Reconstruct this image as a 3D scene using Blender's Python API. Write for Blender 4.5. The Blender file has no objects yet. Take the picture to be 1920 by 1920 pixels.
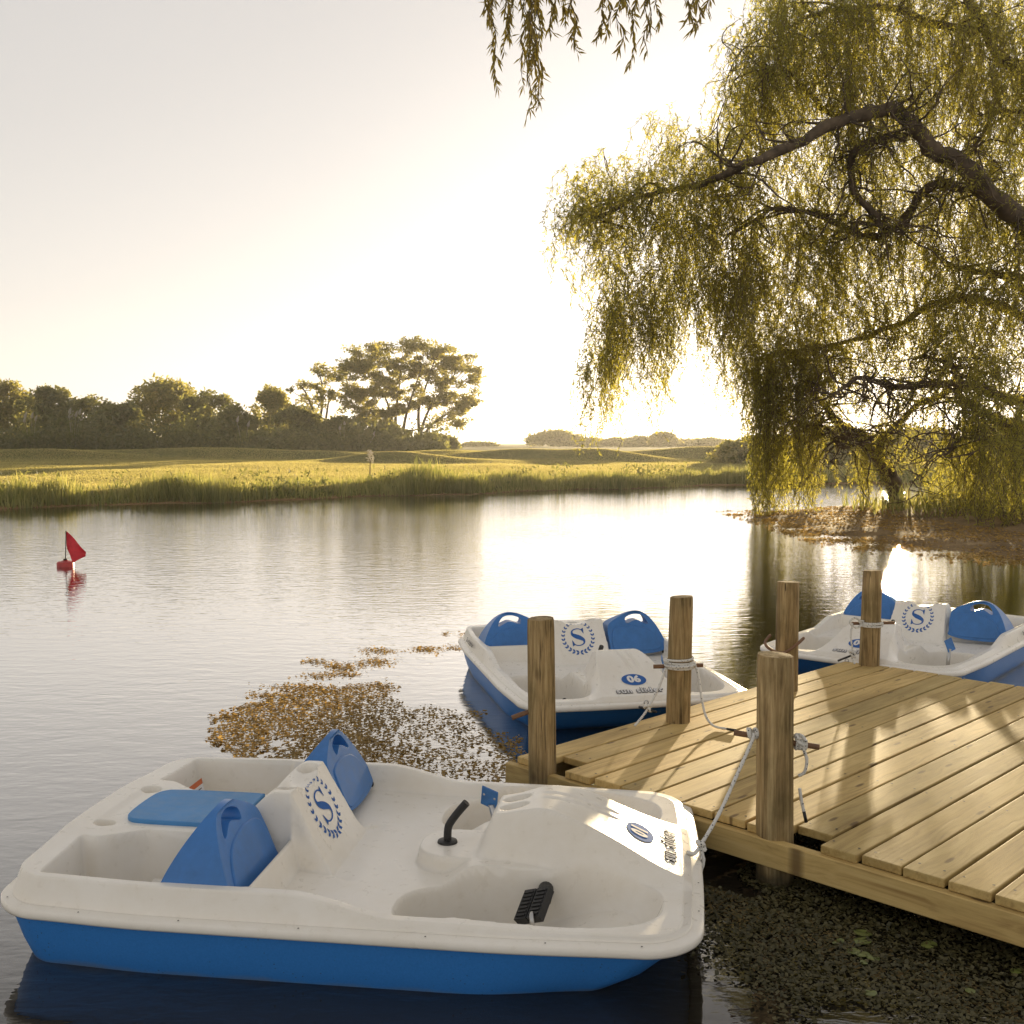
import bpy, bmesh, math, random
import numpy as np
from mathutils import Vector, Matrix

random.seed(7)
rng = np.random.default_rng(11)
R = math.radians
sc = bpy.context.scene
col = sc.collection

# ------------------------------------------------------------------ camera
CAM_H = 1.9
FPX = 2030.0                       # focal length in units of 1/1920 of the frame
cam_d = bpy.data.cameras.new('camera')
cam = bpy.data.objects.new('camera', cam_d)
col.objects.link(cam)
PITCH = math.atan(130 / FPX)
cam.location = (0, 0, CAM_H)
cam.rotation_euler = (math.pi / 2 - PITCH, 0, 0)
cam_d.sensor_width = 36
cam_d.lens = 36 * FPX / 1920
cam_d.clip_start = 0.05
cam_d.clip_end = 3000
sc.camera = cam

# ------------------------------------------------------------------ world, sun, exposure
SUN_EL, SUN_AZ = 5.0, 19.5         # azimuth to the right of +Y
world = bpy.data.worlds.new('World')
sc.world = world
world.use_nodes = True
wn, wl = world.node_tree.nodes, world.node_tree.links
wn.clear()
w_out = wn.new('ShaderNodeOutputWorld')
w_bg = wn.new('ShaderNodeBackground')
w_sky = wn.new('ShaderNodeTexSky')
w_sky.sky_type = 'NISHITA'
w_sky.sun_disc = False
w_sky.sun_elevation = R(SUN_EL)
w_sky.sun_rotation = R(SUN_AZ)
w_sky.altitude = 0
w_sky.air_density = 1.0
w_sky.dust_density = 1.2
w_sky.ozone_density = 1.0
w_gam = wn.new('ShaderNodeGamma')          # evens the sky out, as the thin evening haze does
w_gam.inputs['Gamma'].default_value = 0.45
w_hsv = wn.new('ShaderNodeHueSaturation')
w_hsv.inputs['Saturation'].default_value = 0.20
w_tint = wn.new('ShaderNodeMix')
w_tint.data_type = 'RGBA'
w_tint.blend_type = 'MULTIPLY'
w_tint.inputs[0].default_value = 1.0
w_tint.inputs[7].default_value = (1.0, 0.945, 0.905, 1)
wl.new(w_sky.outputs[0], w_gam.inputs[0])
wl.new(w_gam.outputs[0], w_hsv.inputs['Color'])
wl.new(w_hsv.outputs[0], w_tint.inputs[6])
wl.new(w_tint.outputs[2], w_bg.inputs['Color'])
w_bg.inputs['Strength'].default_value = 0.15
wl.new(w_bg.outputs[0], w_out.inputs['Surface'])

sun_d = bpy.data.lights.new('sun', 'SUN')
sun_d.energy = 4.2
sun_d.angle = R(0.8)
sun_d.color = (1.0, 0.79, 0.48)
sun = bpy.data.objects.new('sun', sun_d)
col.objects.link(sun)
sdir = Vector((math.sin(R(SUN_AZ)) * math.cos(R(SUN_EL)), math.cos(R(SUN_AZ)) * math.cos(R(SUN_EL)), math.sin(R(SUN_EL))))
sun.rotation_euler = sdir.to_track_quat('Z', 'Y').to_euler()
sun.location = sdir * 200

sc.view_settings.view_transform = 'Standard'
sc.view_settings.look = 'None'
sc.view_settings.exposure = 1.70
sc.view_settings.gamma = 1.0
sc.view_settings.use_curve_mapping = False
sc.cycles.max_bounces = 8
sc.cycles.transparent_max_bounces = 8

# ------------------------------------------------------------------ helpers
def pt(px, py, Y):
    """world point at distance Y seen at photo pixel (px, py)"""
    x, y = (px - 960) / FPX, -(py - 960) / FPX
    c, s = math.cos(PITCH), math.sin(PITCH)
    dy, dz = c + y * s, -s + y * c
    t = Y / dy
    return Vector((x * t, Y, CAM_H + dz * t))

def tag(o, label=None, cat=None, group=None, kind=None):
    if label: o['label'] = label
    if cat: o['category'] = cat
    if group: o['group'] = group
    if kind: o['kind'] = kind
    return o

def empty(name, loc=(0, 0, 0), rz=0, parent=None):
    o = bpy.data.objects.new(name, None)
    o.location = loc
    o.rotation_euler = (0, 0, rz)
    o.empty_display_size = 0.2
    col.objects.link(o)
    if parent: o.parent = parent
    return o

def link(name, me, mat=None, parent=None, loc=None):
    o = bpy.data.objects.new(name, me)
    col.objects.link(o)
    if mat is not None and len(me.materials) == 0: me.materials.append(mat)
    if parent is not None: o.parent = parent
    if loc is not None: o.location = loc
    return o

def np_mesh(name, V, polys, smooth=False, attr=None, sharp=None):
    """polys: list of int arrays (n,k)"""
    V = np.asarray(V, dtype=np.float32)
    me = bpy.data.meshes.new(name)
    if not isinstance(polys, (list, tuple)): polys = [polys]
    polys = [np.asarray(p, dtype=np.int32) for p in polys if len(p)]
    loops = np.concatenate([p.ravel() for p in polys])
    sizes = np.concatenate([np.full(len(p), p.shape[1], dtype=np.int32) for p in polys])
    starts = np.concatenate([[0], np.cumsum(sizes)[:-1]]).astype(np.int32)
    me.vertices.add(len(V)); me.vertices.foreach_set('co', V.ravel())
    me.loops.add(len(loops)); me.loops.foreach_set('vertex_index', loops)
    me.polygons.add(len(sizes)); me.polygons.foreach_set('loop_start', starts)
    try: me.polygons.foreach_set('loop_total', sizes)
    except Exception: pass
    me.update(calc_edges=True)
    me.validate()
    if smooth:
        me.polygons.foreach_set('use_smooth', np.ones(len(me.polygons), dtype=bool))
        if sharp is not None: me.set_sharp_from_angle(angle=sharp)
    else:
        me.polygons.foreach_set('use_smooth', np.zeros(len(me.polygons), dtype=bool))
    if attr is not None:
        a = me.attributes.new('v', 'FLOAT', 'POINT')
        a.data.foreach_set('value', np.asarray(attr, dtype=np.float32))
    return me

class MB:
    def __init__(s): s.V = []; s.P = {3: [], 4: []}; s.n = 0; s.ng = []
    def add(s, V, polys):
        V = np.asarray(V, float)
        for p in polys:
            p = np.asarray(p, int)
            if len(p): s.P.setdefault(p.shape[1], []).append(p + s.n)
        s.V.append(V); s.n += len(V)
        return s
    def tube(s, pts, rad, n=8, cap=True, flat=1.0):
        P = np.asarray([tuple(p) for p in pts], float)
        k = len(P)
        r = np.broadcast_to(np.asarray(rad, float), (k,)) if np.ndim(rad) == 0 else np.asarray(rad, float)
        T = np.gradient(P, axis=0)
        T /= np.linalg.norm(T, axis=1)[:, None] + 1e-9
        up = np.array([0, 0, 1.0]) if abs(T[0, 2]) < .9 else np.array([1.0, 0, 0])
        N = np.zeros_like(P); B = np.zeros_like(P)
        nn = np.cross(T[0], up); nn /= np.linalg.norm(nn)
        for i in range(k):
            nn = nn - T[i] * (nn @ T[i]); nn /= np.linalg.norm(nn) + 1e-9
            N[i] = nn; B[i] = np.cross(T[i], nn)
        a = np.linspace(0, 2 * np.pi, n, endpoint=False)
        V = P[:, None, :] + r[:, None, None] * (np.cos(a)[None, :, None] * N[:, None, :] + flat * np.sin(a)[None, :, None] * B[:, None, :])
        V = V.reshape(-1, 3)
        i = np.arange(k - 1)[:, None] * n; j = np.arange(n)[None, :]; j2 = (j + 1) % n
        Q = np.stack([i + j, i + j2, i + n + j2, i + n + j], -1).reshape(-1, 4)
        polys = [Q]
        if cap:
            V = np.vstack([V, P[0], P[-1]])
            c0, c1 = k * n, k * n + 1
            jj = np.arange(n)
            t0 = np.stack([np.full(n, c0), (jj + 1) % n, jj], -1)
            t1 = np.stack([np.full(n, c1), (k - 1) * n + jj, (k - 1) * n + (jj + 1) % n], -1)
            polys += [t0, t1]
        return s.add(V, polys)
    def box(s, c, d, M=None):
        h = np.array(d) / 2
        V = np.array([[x, y, z] for x in (-1, 1) for y in (-1, 1) for z in (-1, 1)], float) * h
        if M is not None: V = V @ np.array(M.to_3x3()).T
        V = V + np.array(c)
        Q = [[0, 1, 3, 2], [4, 6, 7, 5], [0, 4, 5, 1], [2, 3, 7, 6], [0, 2, 6, 4], [1, 5, 7, 3]]
        return s.add(V, [Q])
    def lathe(s, prof, n=24, c=(0, 0, 0)):
        """prof: list of (r, z)"""
        a = np.linspace(0, 2 * np.pi, n, endpoint=False)
        V = np.concatenate([np.stack([r * np.cos(a), r * np.sin(a), np.full(n, z)], -1) for r, z in prof]) + np.array(c)
        k = len(prof)
        i = np.arange(k - 1)[:, None] * n; j = np.arange(n)[None, :]; j2 = (j + 1) % n
        Q = np.stack([i + j, i + j2, i + n + j2, i + n + j], -1).reshape(-1, 4)
        return s.add(V, [Q])
    def mesh(s, name, smooth=False, sharp=None, attr=None):
        return np_mesh(name, np.vstack(s.V), [np.vstack(p) for p in s.P.values() if p], smooth, attr, sharp)
    def build(s, name, mat, parent=None, smooth=False, sharp=None, loc=None):
        return link(name, s.mesh(name, smooth, sharp), mat, parent, loc)

def bevel_box(name, d, b=0.006, seg=1):
    bm = bmesh.new()
    bmesh.ops.create_cube(bm, size=1)
    for v in bm.verts: v.co = Vector((v.co.x * d[0], v.co.y * d[1], v.co.z * d[2]))
    bmesh.ops.bevel(bm, geom=list(bm.edges), offset=b, segments=seg, profile=.6, affect='EDGES')
    me = bpy.data.meshes.new(name); bm.to_mesh(me); bm.free()
    return me

def smst(a, b, x):
    t = np.clip((x - a) / (b - a), 0, 1)
    return t * t * (3 - 2 * t)

def catmull(P, per=8, closed=False):
    P = [np.array(tuple(p), float) for p in P]
    n = len(P); out = []
    rngk = range(n) if closed else range(n - 1)
    for i in rngk:
        if closed: p0, p1, p2, p3 = P[(i - 1) % n], P[i], P[(i + 1) % n], P[(i + 2) % n]
        else: p0, p1, p2, p3 = P[max(i - 1, 0)], P[i], P[i + 1], P[min(i + 2, n - 1)]
        for k in range(per):
            t = k / per
            out.append(.5 * ((2 * p1) + (-p0 + p2) * t + (2 * p0 - 5 * p1 + 4 * p2 - p3) * t * t + (-p0 + 3 * p1 - 3 * p2 + p3) * t ** 3))
    if not closed: out.append(P[-1])
    return np.array(out)

def vnoise(x, y, seed=0):
    """cheap smooth value noise for numpy arrays, about -1..1"""
    out = 0
    r = np.random.default_rng(seed)
    for k in range(9):
        a = r.uniform(0, 2 * np.pi); f = r.uniform(.6, 2.2); p = r.uniform(0, 6.28)
        out = out + np.sin(f * (x * np.cos(a) + y * np.sin(a)) + p + 1.3 * np.sin(.7 * f * (x * np.sin(a) - y * np.cos(a)) + p * 2))
    return out / 4.0

# ------------------------------------------------------------------ materials
def mat_new(name):
    m = bpy.data.materials.new(name); m.use_nodes = True
    nt = m.node_tree; nt.nodes.clear()
    o = nt.nodes.new('ShaderNodeOutputMaterial')
    return m, nt, o

def ramp(nt, fac, stops):
    r = nt.nodes.new('ShaderNodeValToRGB')
    e = r.color_ramp.elements
    while len(e) < len(stops): e.new(.5)
    for el, (p, c) in zip(e, stops):
        el.position = p; el.color = (*c, 1)
    nt.links.new(fac, r.inputs['Fac'])
    return r.outputs['Color']

def noise(nt, vec, scale, detail=4, rough=.55, dist=0.0):
    n = nt.nodes.new('ShaderNodeTexNoise')
    n.inputs['Scale'].default_value = scale; n.inputs['Detail'].default_value = detail
    n.inputs['Roughness'].default_value = rough; n.inputs['Distortion'].default_value = dist
    if vec is not None: nt.links.new(vec, n.inputs['Vector'])
    return n.outputs['Fac']

def mapping(nt, vec, scale=(1, 1, 1), loc=(0, 0, 0), rot=(0, 0, 0)):
    m = nt.nodes.new('ShaderNodeMapping')
    m.inputs['Scale'].default_value = scale; m.inputs['Location'].default_value = loc; m.inputs['Rotation'].default_value = rot
    nt.links.new(vec, m.inputs['Vector'])
    return m.outputs[0]

def math_n(nt, op, a, b=None, clamp=False):
    n = nt.nodes.new('ShaderNodeMath'); n.operation = op; n.use_clamp = clamp
    for i, v in enumerate((a, b)):
        if v is None: continue
        if isinstance(v, (int, float)): n.inputs[i].default_value = v
        else: nt.links.new(v, n.inputs[i])
    return n.outputs[0]

def mixc(nt, fac, a, b, mode='MIX'):
    n = nt.nodes.new('ShaderNodeMix'); n.data_type = 'RGBA'; n.blend_type = mode
    for i, v in ((0, fac), (6, a), (7, b)):
        if isinstance(v, (int, float)): n.inputs[i].default_value = v
        elif isinstance(v, tuple): n.inputs[i].default_value = (*v, 1)
        else: nt.links.new(v, n.inputs[i])
    return n.outputs[2]

def bump(nt, h, strength=.3, dist=.01):
    b = nt.nodes.new('ShaderNodeBump')
    b.inputs['Strength'].default_value = strength; b.inputs['Distance'].default_value = dist
    nt.links.new(h, b.inputs['Height'])
    return b.outputs[0]

def pbsdf(nt, o, color=None, rough=.5, normal=None, ior=None, spec=None, metal=None, coat=None):
    p = nt.nodes.new('ShaderNodeBsdfPrincipled')
    def put(k, v):
        if v is None: return
        if isinstance(v, tuple): p.inputs[k].default_value = (*v, 1)
        elif isinstance(v, (int, float)): p.inputs[k].default_value = v
        else: nt.links.new(v, p.inputs[k])
    put('Base Color', color); put('Roughness', rough); put('Normal', normal); put('IOR', ior)
    put('Specular IOR Level', spec); put('Metallic', metal); put('Coat Weight', coat)
    nt.links.new(p.outputs[0], o.inputs['Surface'])
    return p

def texco(nt, which='Object'):
    t = nt.nodes.new('ShaderNodeTexCoord'); return t.outputs[which]
def wpos(nt):
    g = nt.nodes.new('ShaderNodeNewGeometry'); return g.outputs['Position']
def attr_v(nt):
    a = nt.nodes.new('ShaderNodeAttribute'); a.attribute_name = 'v'; return a.outputs['Fac']
def objrand(nt):
    a = nt.nodes.new('ShaderNodeObjectInfo'); return a.outputs['Random']

def simple(name, c, rough=.5, var=.12, scale=8, bumpk=0.0, metal=None, spec=None):
    m, nt, o = mat_new(name)
    n = noise(nt, texco(nt), scale, 5)
    lo = tuple(x * (1 - var) for x in c); hi = tuple(min(1, x * (1 + var)) for x in c)
    cc = ramp(nt, n, [(.3, lo), (.7, hi)])
    nrm = bump(nt, noise(nt, texco(nt), scale * 12, 3), bumpk, .004) if bumpk else None
    pbsdf(nt, o, cc, rough, nrm, metal=metal, spec=spec)
    return m

def leafmat(name, dark, light, tdark, tlight, mix=.55, scale=.6):
    m, nt, o = mat_new(name)
    v = attr_v(nt)
    n = noise(nt, wpos(nt), scale, 3)
    f = math_n(nt, 'ADD', math_n(nt, 'MULTIPLY', v, .55), math_n(nt, 'MULTIPLY', n, .5), True)
    dc = ramp(nt, f, [(.2, dark), (.8, light)])
    tc = ramp(nt, f, [(.2, tdark), (.8, tlight)])
    d = nt.nodes.new('ShaderNodeBsdfDiffuse'); t = nt.nodes.new('ShaderNodeBsdfTranslucent')
    nt.links.new(dc, d.inputs['Color']); nt.links.new(tc, t.inputs['Color'])
    mx = nt.nodes.new('ShaderNodeMixShader'); mx.inputs[0].default_value = mix
    nt.links.new(d.outputs[0], mx.inputs[1]); nt.links.new(t.outputs[0], mx.inputs[2])
    g = nt.nodes.new('ShaderNodeBsdfGlossy'); g.inputs['Roughness'].default_value = .45
    mg = nt.nodes.new('ShaderNodeMixShader'); mg.inputs[0].default_value = .04
    nt.links.new(mx.outputs[0], mg.inputs[1]); nt.links.new(g.outputs[0], mg.inputs[2])
    nt.links.new(mg.outputs[0], o.inputs['Surface'])
    return m

def water_mat():
    m, nt, o = mat_new('lake_water')
    p = wpos(nt)
    n1 = noise(nt, mapping(nt, p, (3.2, 7.0, 1), rot=(0, 0, R(14))), 1.0, 3, .5, .4)
    n2 = noise(nt, mapping(nt, p, (11, 21, 1), rot=(0, 0, R(-10))), 1.0, 2, .5, .3)
    calm = noise(nt, mapping(nt, p, (.12, .2, 1), loc=(3.1, 1.7, 0)), 1.0, 2)
    sx = nt.nodes.new('ShaderNodeSeparateXYZ'); nt.links.new(p, sx.inputs[0])
    # sheltered water close to the landing lies flatter
    shel = nt.nodes.new('ShaderNodeMapRange'); shel.inputs[1].default_value = 6; shel.inputs[2].default_value = 14
    shel.inputs[3].default_value = .35; shel.inputs[4].default_value = 1.0
    nt.links.new(math_n(nt, 'SUBTRACT', sx.outputs[1], sx.outputs[0]), shel.inputs[0])
    k = math_n(nt, 'MULTIPLY', shel.outputs[0], math_n(nt, 'ADD', math_n(nt, 'MULTIPLY', calm, 1.2), .25))
    h = math_n(nt, 'ADD', math_n(nt, 'MULTIPLY', n1, 1.0), math_n(nt, 'MULTIPLY', n2, .35))
    h = math_n(nt, 'MULTIPLY', h, k)
    b = bump(nt, h, .8, .0095)
    lw = nt.nodes.new('ShaderNodeLayerWeight'); lw.inputs['Blend'].default_value = .5
    nt.links.new(b, lw.inputs['Normal'])
    fac = ramp(nt, lw.outputs['Facing'], [(0, (.04,) * 3), (.40, (.05,) * 3), (.54, (.17,) * 3), (.65, (.50,) * 3), (.73, (.70,) * 3), (.82, (.92,) * 3), (.94, (.97,) * 3)])
    d = nt.nodes.new('ShaderNodeBsdfDiffuse'); d.inputs['Color'].default_value = (.020, .017, .012, 1)
    g = nt.nodes.new('ShaderNodeBsdfGlossy'); g.inputs['Roughness'].default_value = .03
    nt.links.new(b, g.inputs['Normal'])
    mx = nt.nodes.new('ShaderNodeMixShader')
    nt.links.new(fac, mx.inputs[0]); nt.links.new(d.outputs[0], mx.inputs[1]); nt.links.new(g.outputs[0], mx.inputs[2])
    nt.links.new(mx.outputs[0], o.inputs['Surface'])
    return m

def wood_plank_mat():
    m, nt, o = mat_new('decking_wood')
    t = texco(nt); rnd = objrand(nt)
    cmb = nt.nodes.new('ShaderNodeCombineXYZ')
    nt.links.new(math_n(nt, 'MULTIPLY', rnd, 37.0), cmb.inputs[0]); nt.links.new(math_n(nt, 'MULTIPLY', rnd, 11.0), cmb.inputs[1])
    va = nt.nodes.new('ShaderNodeVectorMath'); va.operation = 'ADD'
    nt.links.new(t, va.inputs[0]); nt.links.new(cmb.outputs[0], va.inputs[1])
    v = va.outputs[0]
    warp = noise(nt, mapping(nt, v, (1.2, 5, 5)), 1.0, 2)
    # knots
    vo = nt.nodes.new('ShaderNodeTexVoronoi'); vo.inputs['Scale'].default_value = 1.0; vo.voronoi_dimensions = '2D'
    nt.links.new(mapping(nt, v, (1.7, 6.5, 1)), vo.inputs['Vector'])
    kd = vo.outputs['Distance']
    knot = ramp(nt, kd, [(.045, (1, 1, 1)), (.085, (0, 0, 0))])
    halo = ramp(nt, kd, [(.05, (1, 1, 1)), (.38, (0, 0, 0))])
    mv = nt.nodes.new('ShaderNodeVectorMath'); mv.operation = 'MULTIPLY_ADD'
    nt.links.new(halo, mv.inputs[0]); mv.inputs[1].default_value = (.0, .035, .02); nt.links.new(v, mv.inputs[2])
    g1 = noise(nt, mapping(nt, mv.outputs[0], (1.1, 34, 34)), 1.0, 4, .6, .6)
    g2 = noise(nt, mapping(nt, v, (3, 120, 90)), 1.0, 3, .6)
    g = math_n(nt, 'ADD', math_n(nt, 'MULTIPLY', g1, .7), math_n(nt, 'MULTIPLY', g2, .3))
    c = ramp(nt, g, [(.28, (.36, .23, .085)), (.50, (.60, .43, .175)), (.74, (.72, .55, .26))])
    tone = ramp(nt, rnd, [(0, (.80, .80, .74)), (.5, (.98, .96, .90)), (1, (1.10, 1.05, .95))])
    c = mixc(nt, 1.0, c, tone, 'MULTIPLY')
    st = ramp(nt, noise(nt, mapping(nt, v, (.9, 3, 3)), 1.0, 4, .65), [(.35, (.62, .60, .55)), (.58, (1, 1, 1))])
    c = mixc(nt, .8, c, st, 'MULTIPLY')
    kn = math_n(nt, 'MULTIPLY', knot, .75)
    sv = nt.nodes.new('ShaderNodeSeparateColor'); nt.links.new(vo.outputs['Color'], sv.inputs[0])
    kn = math_n(nt, 'MULTIPLY', kn, math_n(nt, 'GREATER_THAN', sv.outputs[0], .62))
    c = mixc(nt, kn, c, (.10, .052, .02))
    pbsdf(nt, o, c, .62, bump(nt, g, .35, .004), spec=.3)
    return m

def post_mat():
    m, nt, o = mat_new('weathered_log')
    t = texco(nt); rnd = objrand(nt)
    cmb = nt.nodes.new('ShaderNodeCombineXYZ'); nt.links.new(math_n(nt, 'MULTIPLY', rnd, 21.0), cmb.inputs[2])
    va = nt.nodes.new('ShaderNodeVectorMath'); nt.links.new(t, va.inputs[0]); nt.links.new(cmb.outputs[0], va.inputs[1])
    v = va.outputs[0]
    g1 = noise(nt, mapping(nt, v, (32, 32, 2.0)), 1.0, 5, .65, .8)
    g2 = noise(nt, mapping(nt, v, (90, 90, 4)), 1.0, 3, .6)
    bl = noise(nt, mapping(nt, v, (9, 9, 4)), 1.0, 4, .6)
    g = math_n(nt, 'ADD', math_n(nt, 'MULTIPLY', g1, .65), math_n(nt, 'MULTIPLY', g2, .35))
    c = ramp(nt, g, [(.32, (.11, .07, .03)), (.5, (.33, .235, .11)), (.68, (.54, .415, .22))])
    c = mixc(nt, .75, c, ramp(nt, bl, [(.33, (.50, .50, .42)), (.6, (1.05, 1.0, .95))]), 'MULTIPLY')
    vo = nt.nodes.new('ShaderNodeTexVoronoi'); vo.inputs['Scale'].default_value = 1.0
    nt.links.new(mapping(nt, v, (6, 6, 3.2)), vo.inputs['Vector'])
    c = mixc(nt, ramp(nt, vo.outputs['Distance'], [(.07, (.8, .8, .8)), (.16, (0, 0, 0))]), c, (.07, .04, .02))
    sz = nt.nodes.new('ShaderNodeSeparateXYZ'); nt.links.new(t, sz.inputs[0])
    zz = math_n(nt, 'ADD', sz.outputs[2], math_n(nt, 'MULTIPLY', bl, .12))
    c = mixc(nt, ramp(nt, zz, [(.10, (.85, .85, .85)), (.17, (0, 0, 0))]), c, (.035, .032, .018))
    cr = ramp(nt, noise(nt, mapping(nt, v, (60, 60, 1.3)), 1.0, 2, .5, 1.2), [(.30, (.8, .8, .8)), (.36, (0, 0, 0))])
    c = mixc(nt, cr, c, (.05, .03, .014))
    pbsdf(nt, o, c, .75, bump(nt, math_n(nt, 'SUBTRACT', g, cr), .8, .008), spec=.25)
    return m

def rope_mat():
    m, nt, o = mat_new('white_rope')
    t = texco(nt)
    vo = nt.nodes.new('ShaderNodeTexVoronoi'); vo.inputs['Scale'].default_value = 75
    nt.links.new(t, vo.inputs['Vector'])
    c = ramp(nt, vo.outputs['Distance'], [(.20, (.03, .03, .035)), (.27, (.68, .66, .61))])
    pbsdf(nt, o, c, .85, bump(nt, noise(nt, t, 300, 2), .5, .003))
    return m

def plastic(name, c, rough=.38, bumpk=.06, dirt=.10):
    m, nt, o = mat_new(name)
    t = texco(nt)
    n = noise(nt, t, 2.6, 5, .6)
    f = noise(nt, t, 22, 4, .6)
    dk = tuple(x * (1 - dirt) * k for x, k in zip(c, (1, .98, .94)))
    cc = ramp(nt, math_n(nt, 'ADD', math_n(nt, 'MULTIPLY', n, .7), math_n(nt, 'MULTIPLY', f, .3)), [(.36, dk), (.6, c)])
    rr = ramp(nt, f, [(.3, (rough * .85,) * 3), (.7, (min(1, rough * 1.25),) * 3)])
    sc1 = noise(nt, mapping(nt, t, (7, 60, 40), rot=(0, 0, R(25))), 1.0, 3, .7)
    sc2 = noise(nt, mapping(nt, t, (55, 6, 40), rot=(0, 0, R(-14))), 1.0, 3, .7)
    scuff = ramp(nt, math_n(nt, 'MAXIMUM', sc1, sc2), [(.70, (0, 0, 0)), (.78, (.45, .45, .45))])
    cc = mixc(nt, scuff, cc, tuple(x * .55 + .05 for x in c))
    pbsdf(nt, o, cc, rr, bump(nt, noise(nt, t, 140, 3), bumpk, .003), spec=.45)
    return m

def hull_mat():
    m, nt, o = mat_new('blue_hull')
    t = texco(nt)
    f = noise(nt, t, 120, 4, .7)
    n = noise(nt, t, 5, 5, .6)
    c = ramp(nt, f, [(.3, (.030, .18, .53)), (.7, (.042, .225, .62))])
    # dried water marks just above the water line
    s = nt.nodes.new('ShaderNodeSeparateXYZ'); nt.links.new(t, s.inputs[0])
    z = math_n(nt, 'ADD', s.outputs[2], math_n(nt, 'MULTIPLY', n, .05))
    wl_ = ramp(nt, z, [(.028, (1, 1, 1)), (.055, (0, 0, 0))])
    c = mixc(nt, math_n(nt, 'MULTIPLY', wl_, .6), c, (.16, .17, .15))
    sp = nt.nodes.new('ShaderNodeTexVoronoi'); sp.inputs['Scale'].default_value = 46
    nt.links.new(t, sp.inputs['Vector'])
    spots = math_n(nt, 'MULTIPLY', ramp(nt, sp.outputs['Distance'], [(.10, (1, 1, 1)), (.16, (0, 0, 0))]), ramp(nt, n, [(.5, (0, 0, 0)), (.6, (.7, .7, .7))]))
    c = mixc(nt, spots, c, (.03, .04, .07))
    pbsdf(nt, o, c, .42, bump(nt, f, .12, .003), spec=.4)
    return m

M = dict(
    water=water_mat(), plank=wood_plank_mat(), post=post_mat(), rope=rope_mat(),
    white=plastic('white_plastic', (.88, .835, .755), .30, .05, .07),
    hull=hull_mat(),
    blue=plastic('blue_plastic', (.050, .195, .52), .33, .08, .25),
    lid=plastic('blue_lid_plastic', (.075, .27, .58), .5, .08, .15),
    black=simple('black_rubber', (.016, .015, .014), .5, .3, 30, .2),
    metal=simple('dull_metal', (.55, .54, .52), .28, .1, 20, metal=1.0),
    decal=simple('blue_print', (.05, .14, .40), .8, .1, 40, spec=.08),
    decalw=simple('white_print', (.78, .76, .74), .8, .05, 40, spec=.08),
    decalk=simple('dark_print', (.02, .02, .03), .8, .1, 40, spec=.08),
    orange=simple('orange_print', (.60, .13, .03), .5, .1, 40),
    peg=simple('brown_dowel', (.17, .085, .04), .6, .3, 30, .3),
    red=simple('red_cloth', (.62, .012, .03), .6, .15, 10),
    redf=simple('red_float', (.42, .03, .03), .45, .2, 12, .1),
    dark=simple('dark_nail', (.03, .022, .015), .6, .2, 60),
    bark=simple('willow_bark', (.11, .078, .048), .9, .5, 3.5, .8),
    farbark=simple('far_bark', (.10, .075, .045), .9, .4, 2, .4),
    willow=leafmat('willow_leaf', (.085, .090, .018), (.155, .145, .034), (.42, .40, .045), (.76, .66, .10), .60),
    willow_near=leafmat('near_willow_leaf', (.09, .075, .015), (.16, .125, .03), (.38, .30, .03), (.65, .48, .07), .6),
    tree_leaf=leafmat('tree_leaf', (.080, .090, .024), (.155, .15, .05), (.30, .29, .05), (.64, .54, .12), .52, .25),
    bush_leaf=leafmat('bush_leaf', (.070, .082, .030), (.145, .15, .06), (.20, .21, .05), (.46, .42, .11), .48, .2),
    reed=leafmat('reed_blade', (.075, .095, .020), (.21, .20, .065), (.24, .28, .045), (.64, .56, .17), .5, .35),
    lawn=leafmat('lawn_blade', (.11, .115, .03), (.20, .18, .06), (.36, .33, .07), (.70, .58, .22), .62, .10),
    plume=leafmat('pampas_plume', (.42, .38, .30), (.6, .55, .45), (.4, .36, .28), (.6, .55, .45), .4, 2),
    weed=leafmat('floating_weed_leaf', (.24, .16, .048), (.48, .32, .10), (.40, .25, .06), (.75, .48, .13), .5, 2.5),
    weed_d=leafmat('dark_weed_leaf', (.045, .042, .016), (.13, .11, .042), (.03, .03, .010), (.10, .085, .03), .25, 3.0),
    pad=simple('lily_pad_green', (.13, .15, .035), .4, .25, 20),
)

def ground_mat():
    m, nt, o = mat_new('meadow_ground')
    p = wpos(nt)
    n = noise(nt, p, .35, 5, .6); f = noise(nt, p, 3.5, 4, .6)
    c = ramp(nt, math_n(nt, 'ADD', math_n(nt, 'MULTIPLY', n, .6), math_n(nt, 'MULTIPLY', f, .4)),
             [(.35, (.060, .070, .016)), (.55, (.115, .105, .028)), (.7, (.17, .13, .045))])
    sz = nt.nodes.new('ShaderNodeSeparateXYZ'); nt.links.new(p, sz.inputs[0])
    c = mixc(nt, ramp(nt, math_n(nt, 'ADD', sz.outputs[2], math_n(nt, 'MULTIPLY', f, .06)), [(.07, (1, 1, 1)), (.13, (0, 0, 0))]), c, (.20, .125, .055))
    pbsdf(nt, o, c, .95, bump(nt, f, .8, .08), spec=.1)
    return m
def mud_mat():
    m, nt, o = mat_new('muddy_shore')
    p = wpos(nt)
    n = noise(nt, p, 1.2, 6, .65); f = noise(nt, p, 30, 4, .7)
    c = ramp(nt, math_n(nt, 'ADD', math_n(nt, 'MULTIPLY', n, .6), math_n(nt, 'MULTIPLY', f, .4)),
             [(.36, (.13, .085, .042)), (.52, (.27, .18, .085)), (.66, (.37, .255, .125))])
    pbsdf(nt, o, c, .85, bump(nt, f, 1.0, .03), spec=.2)
    return m
M['ground'] = ground_mat(); M['mud'] = mud_mat()

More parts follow.
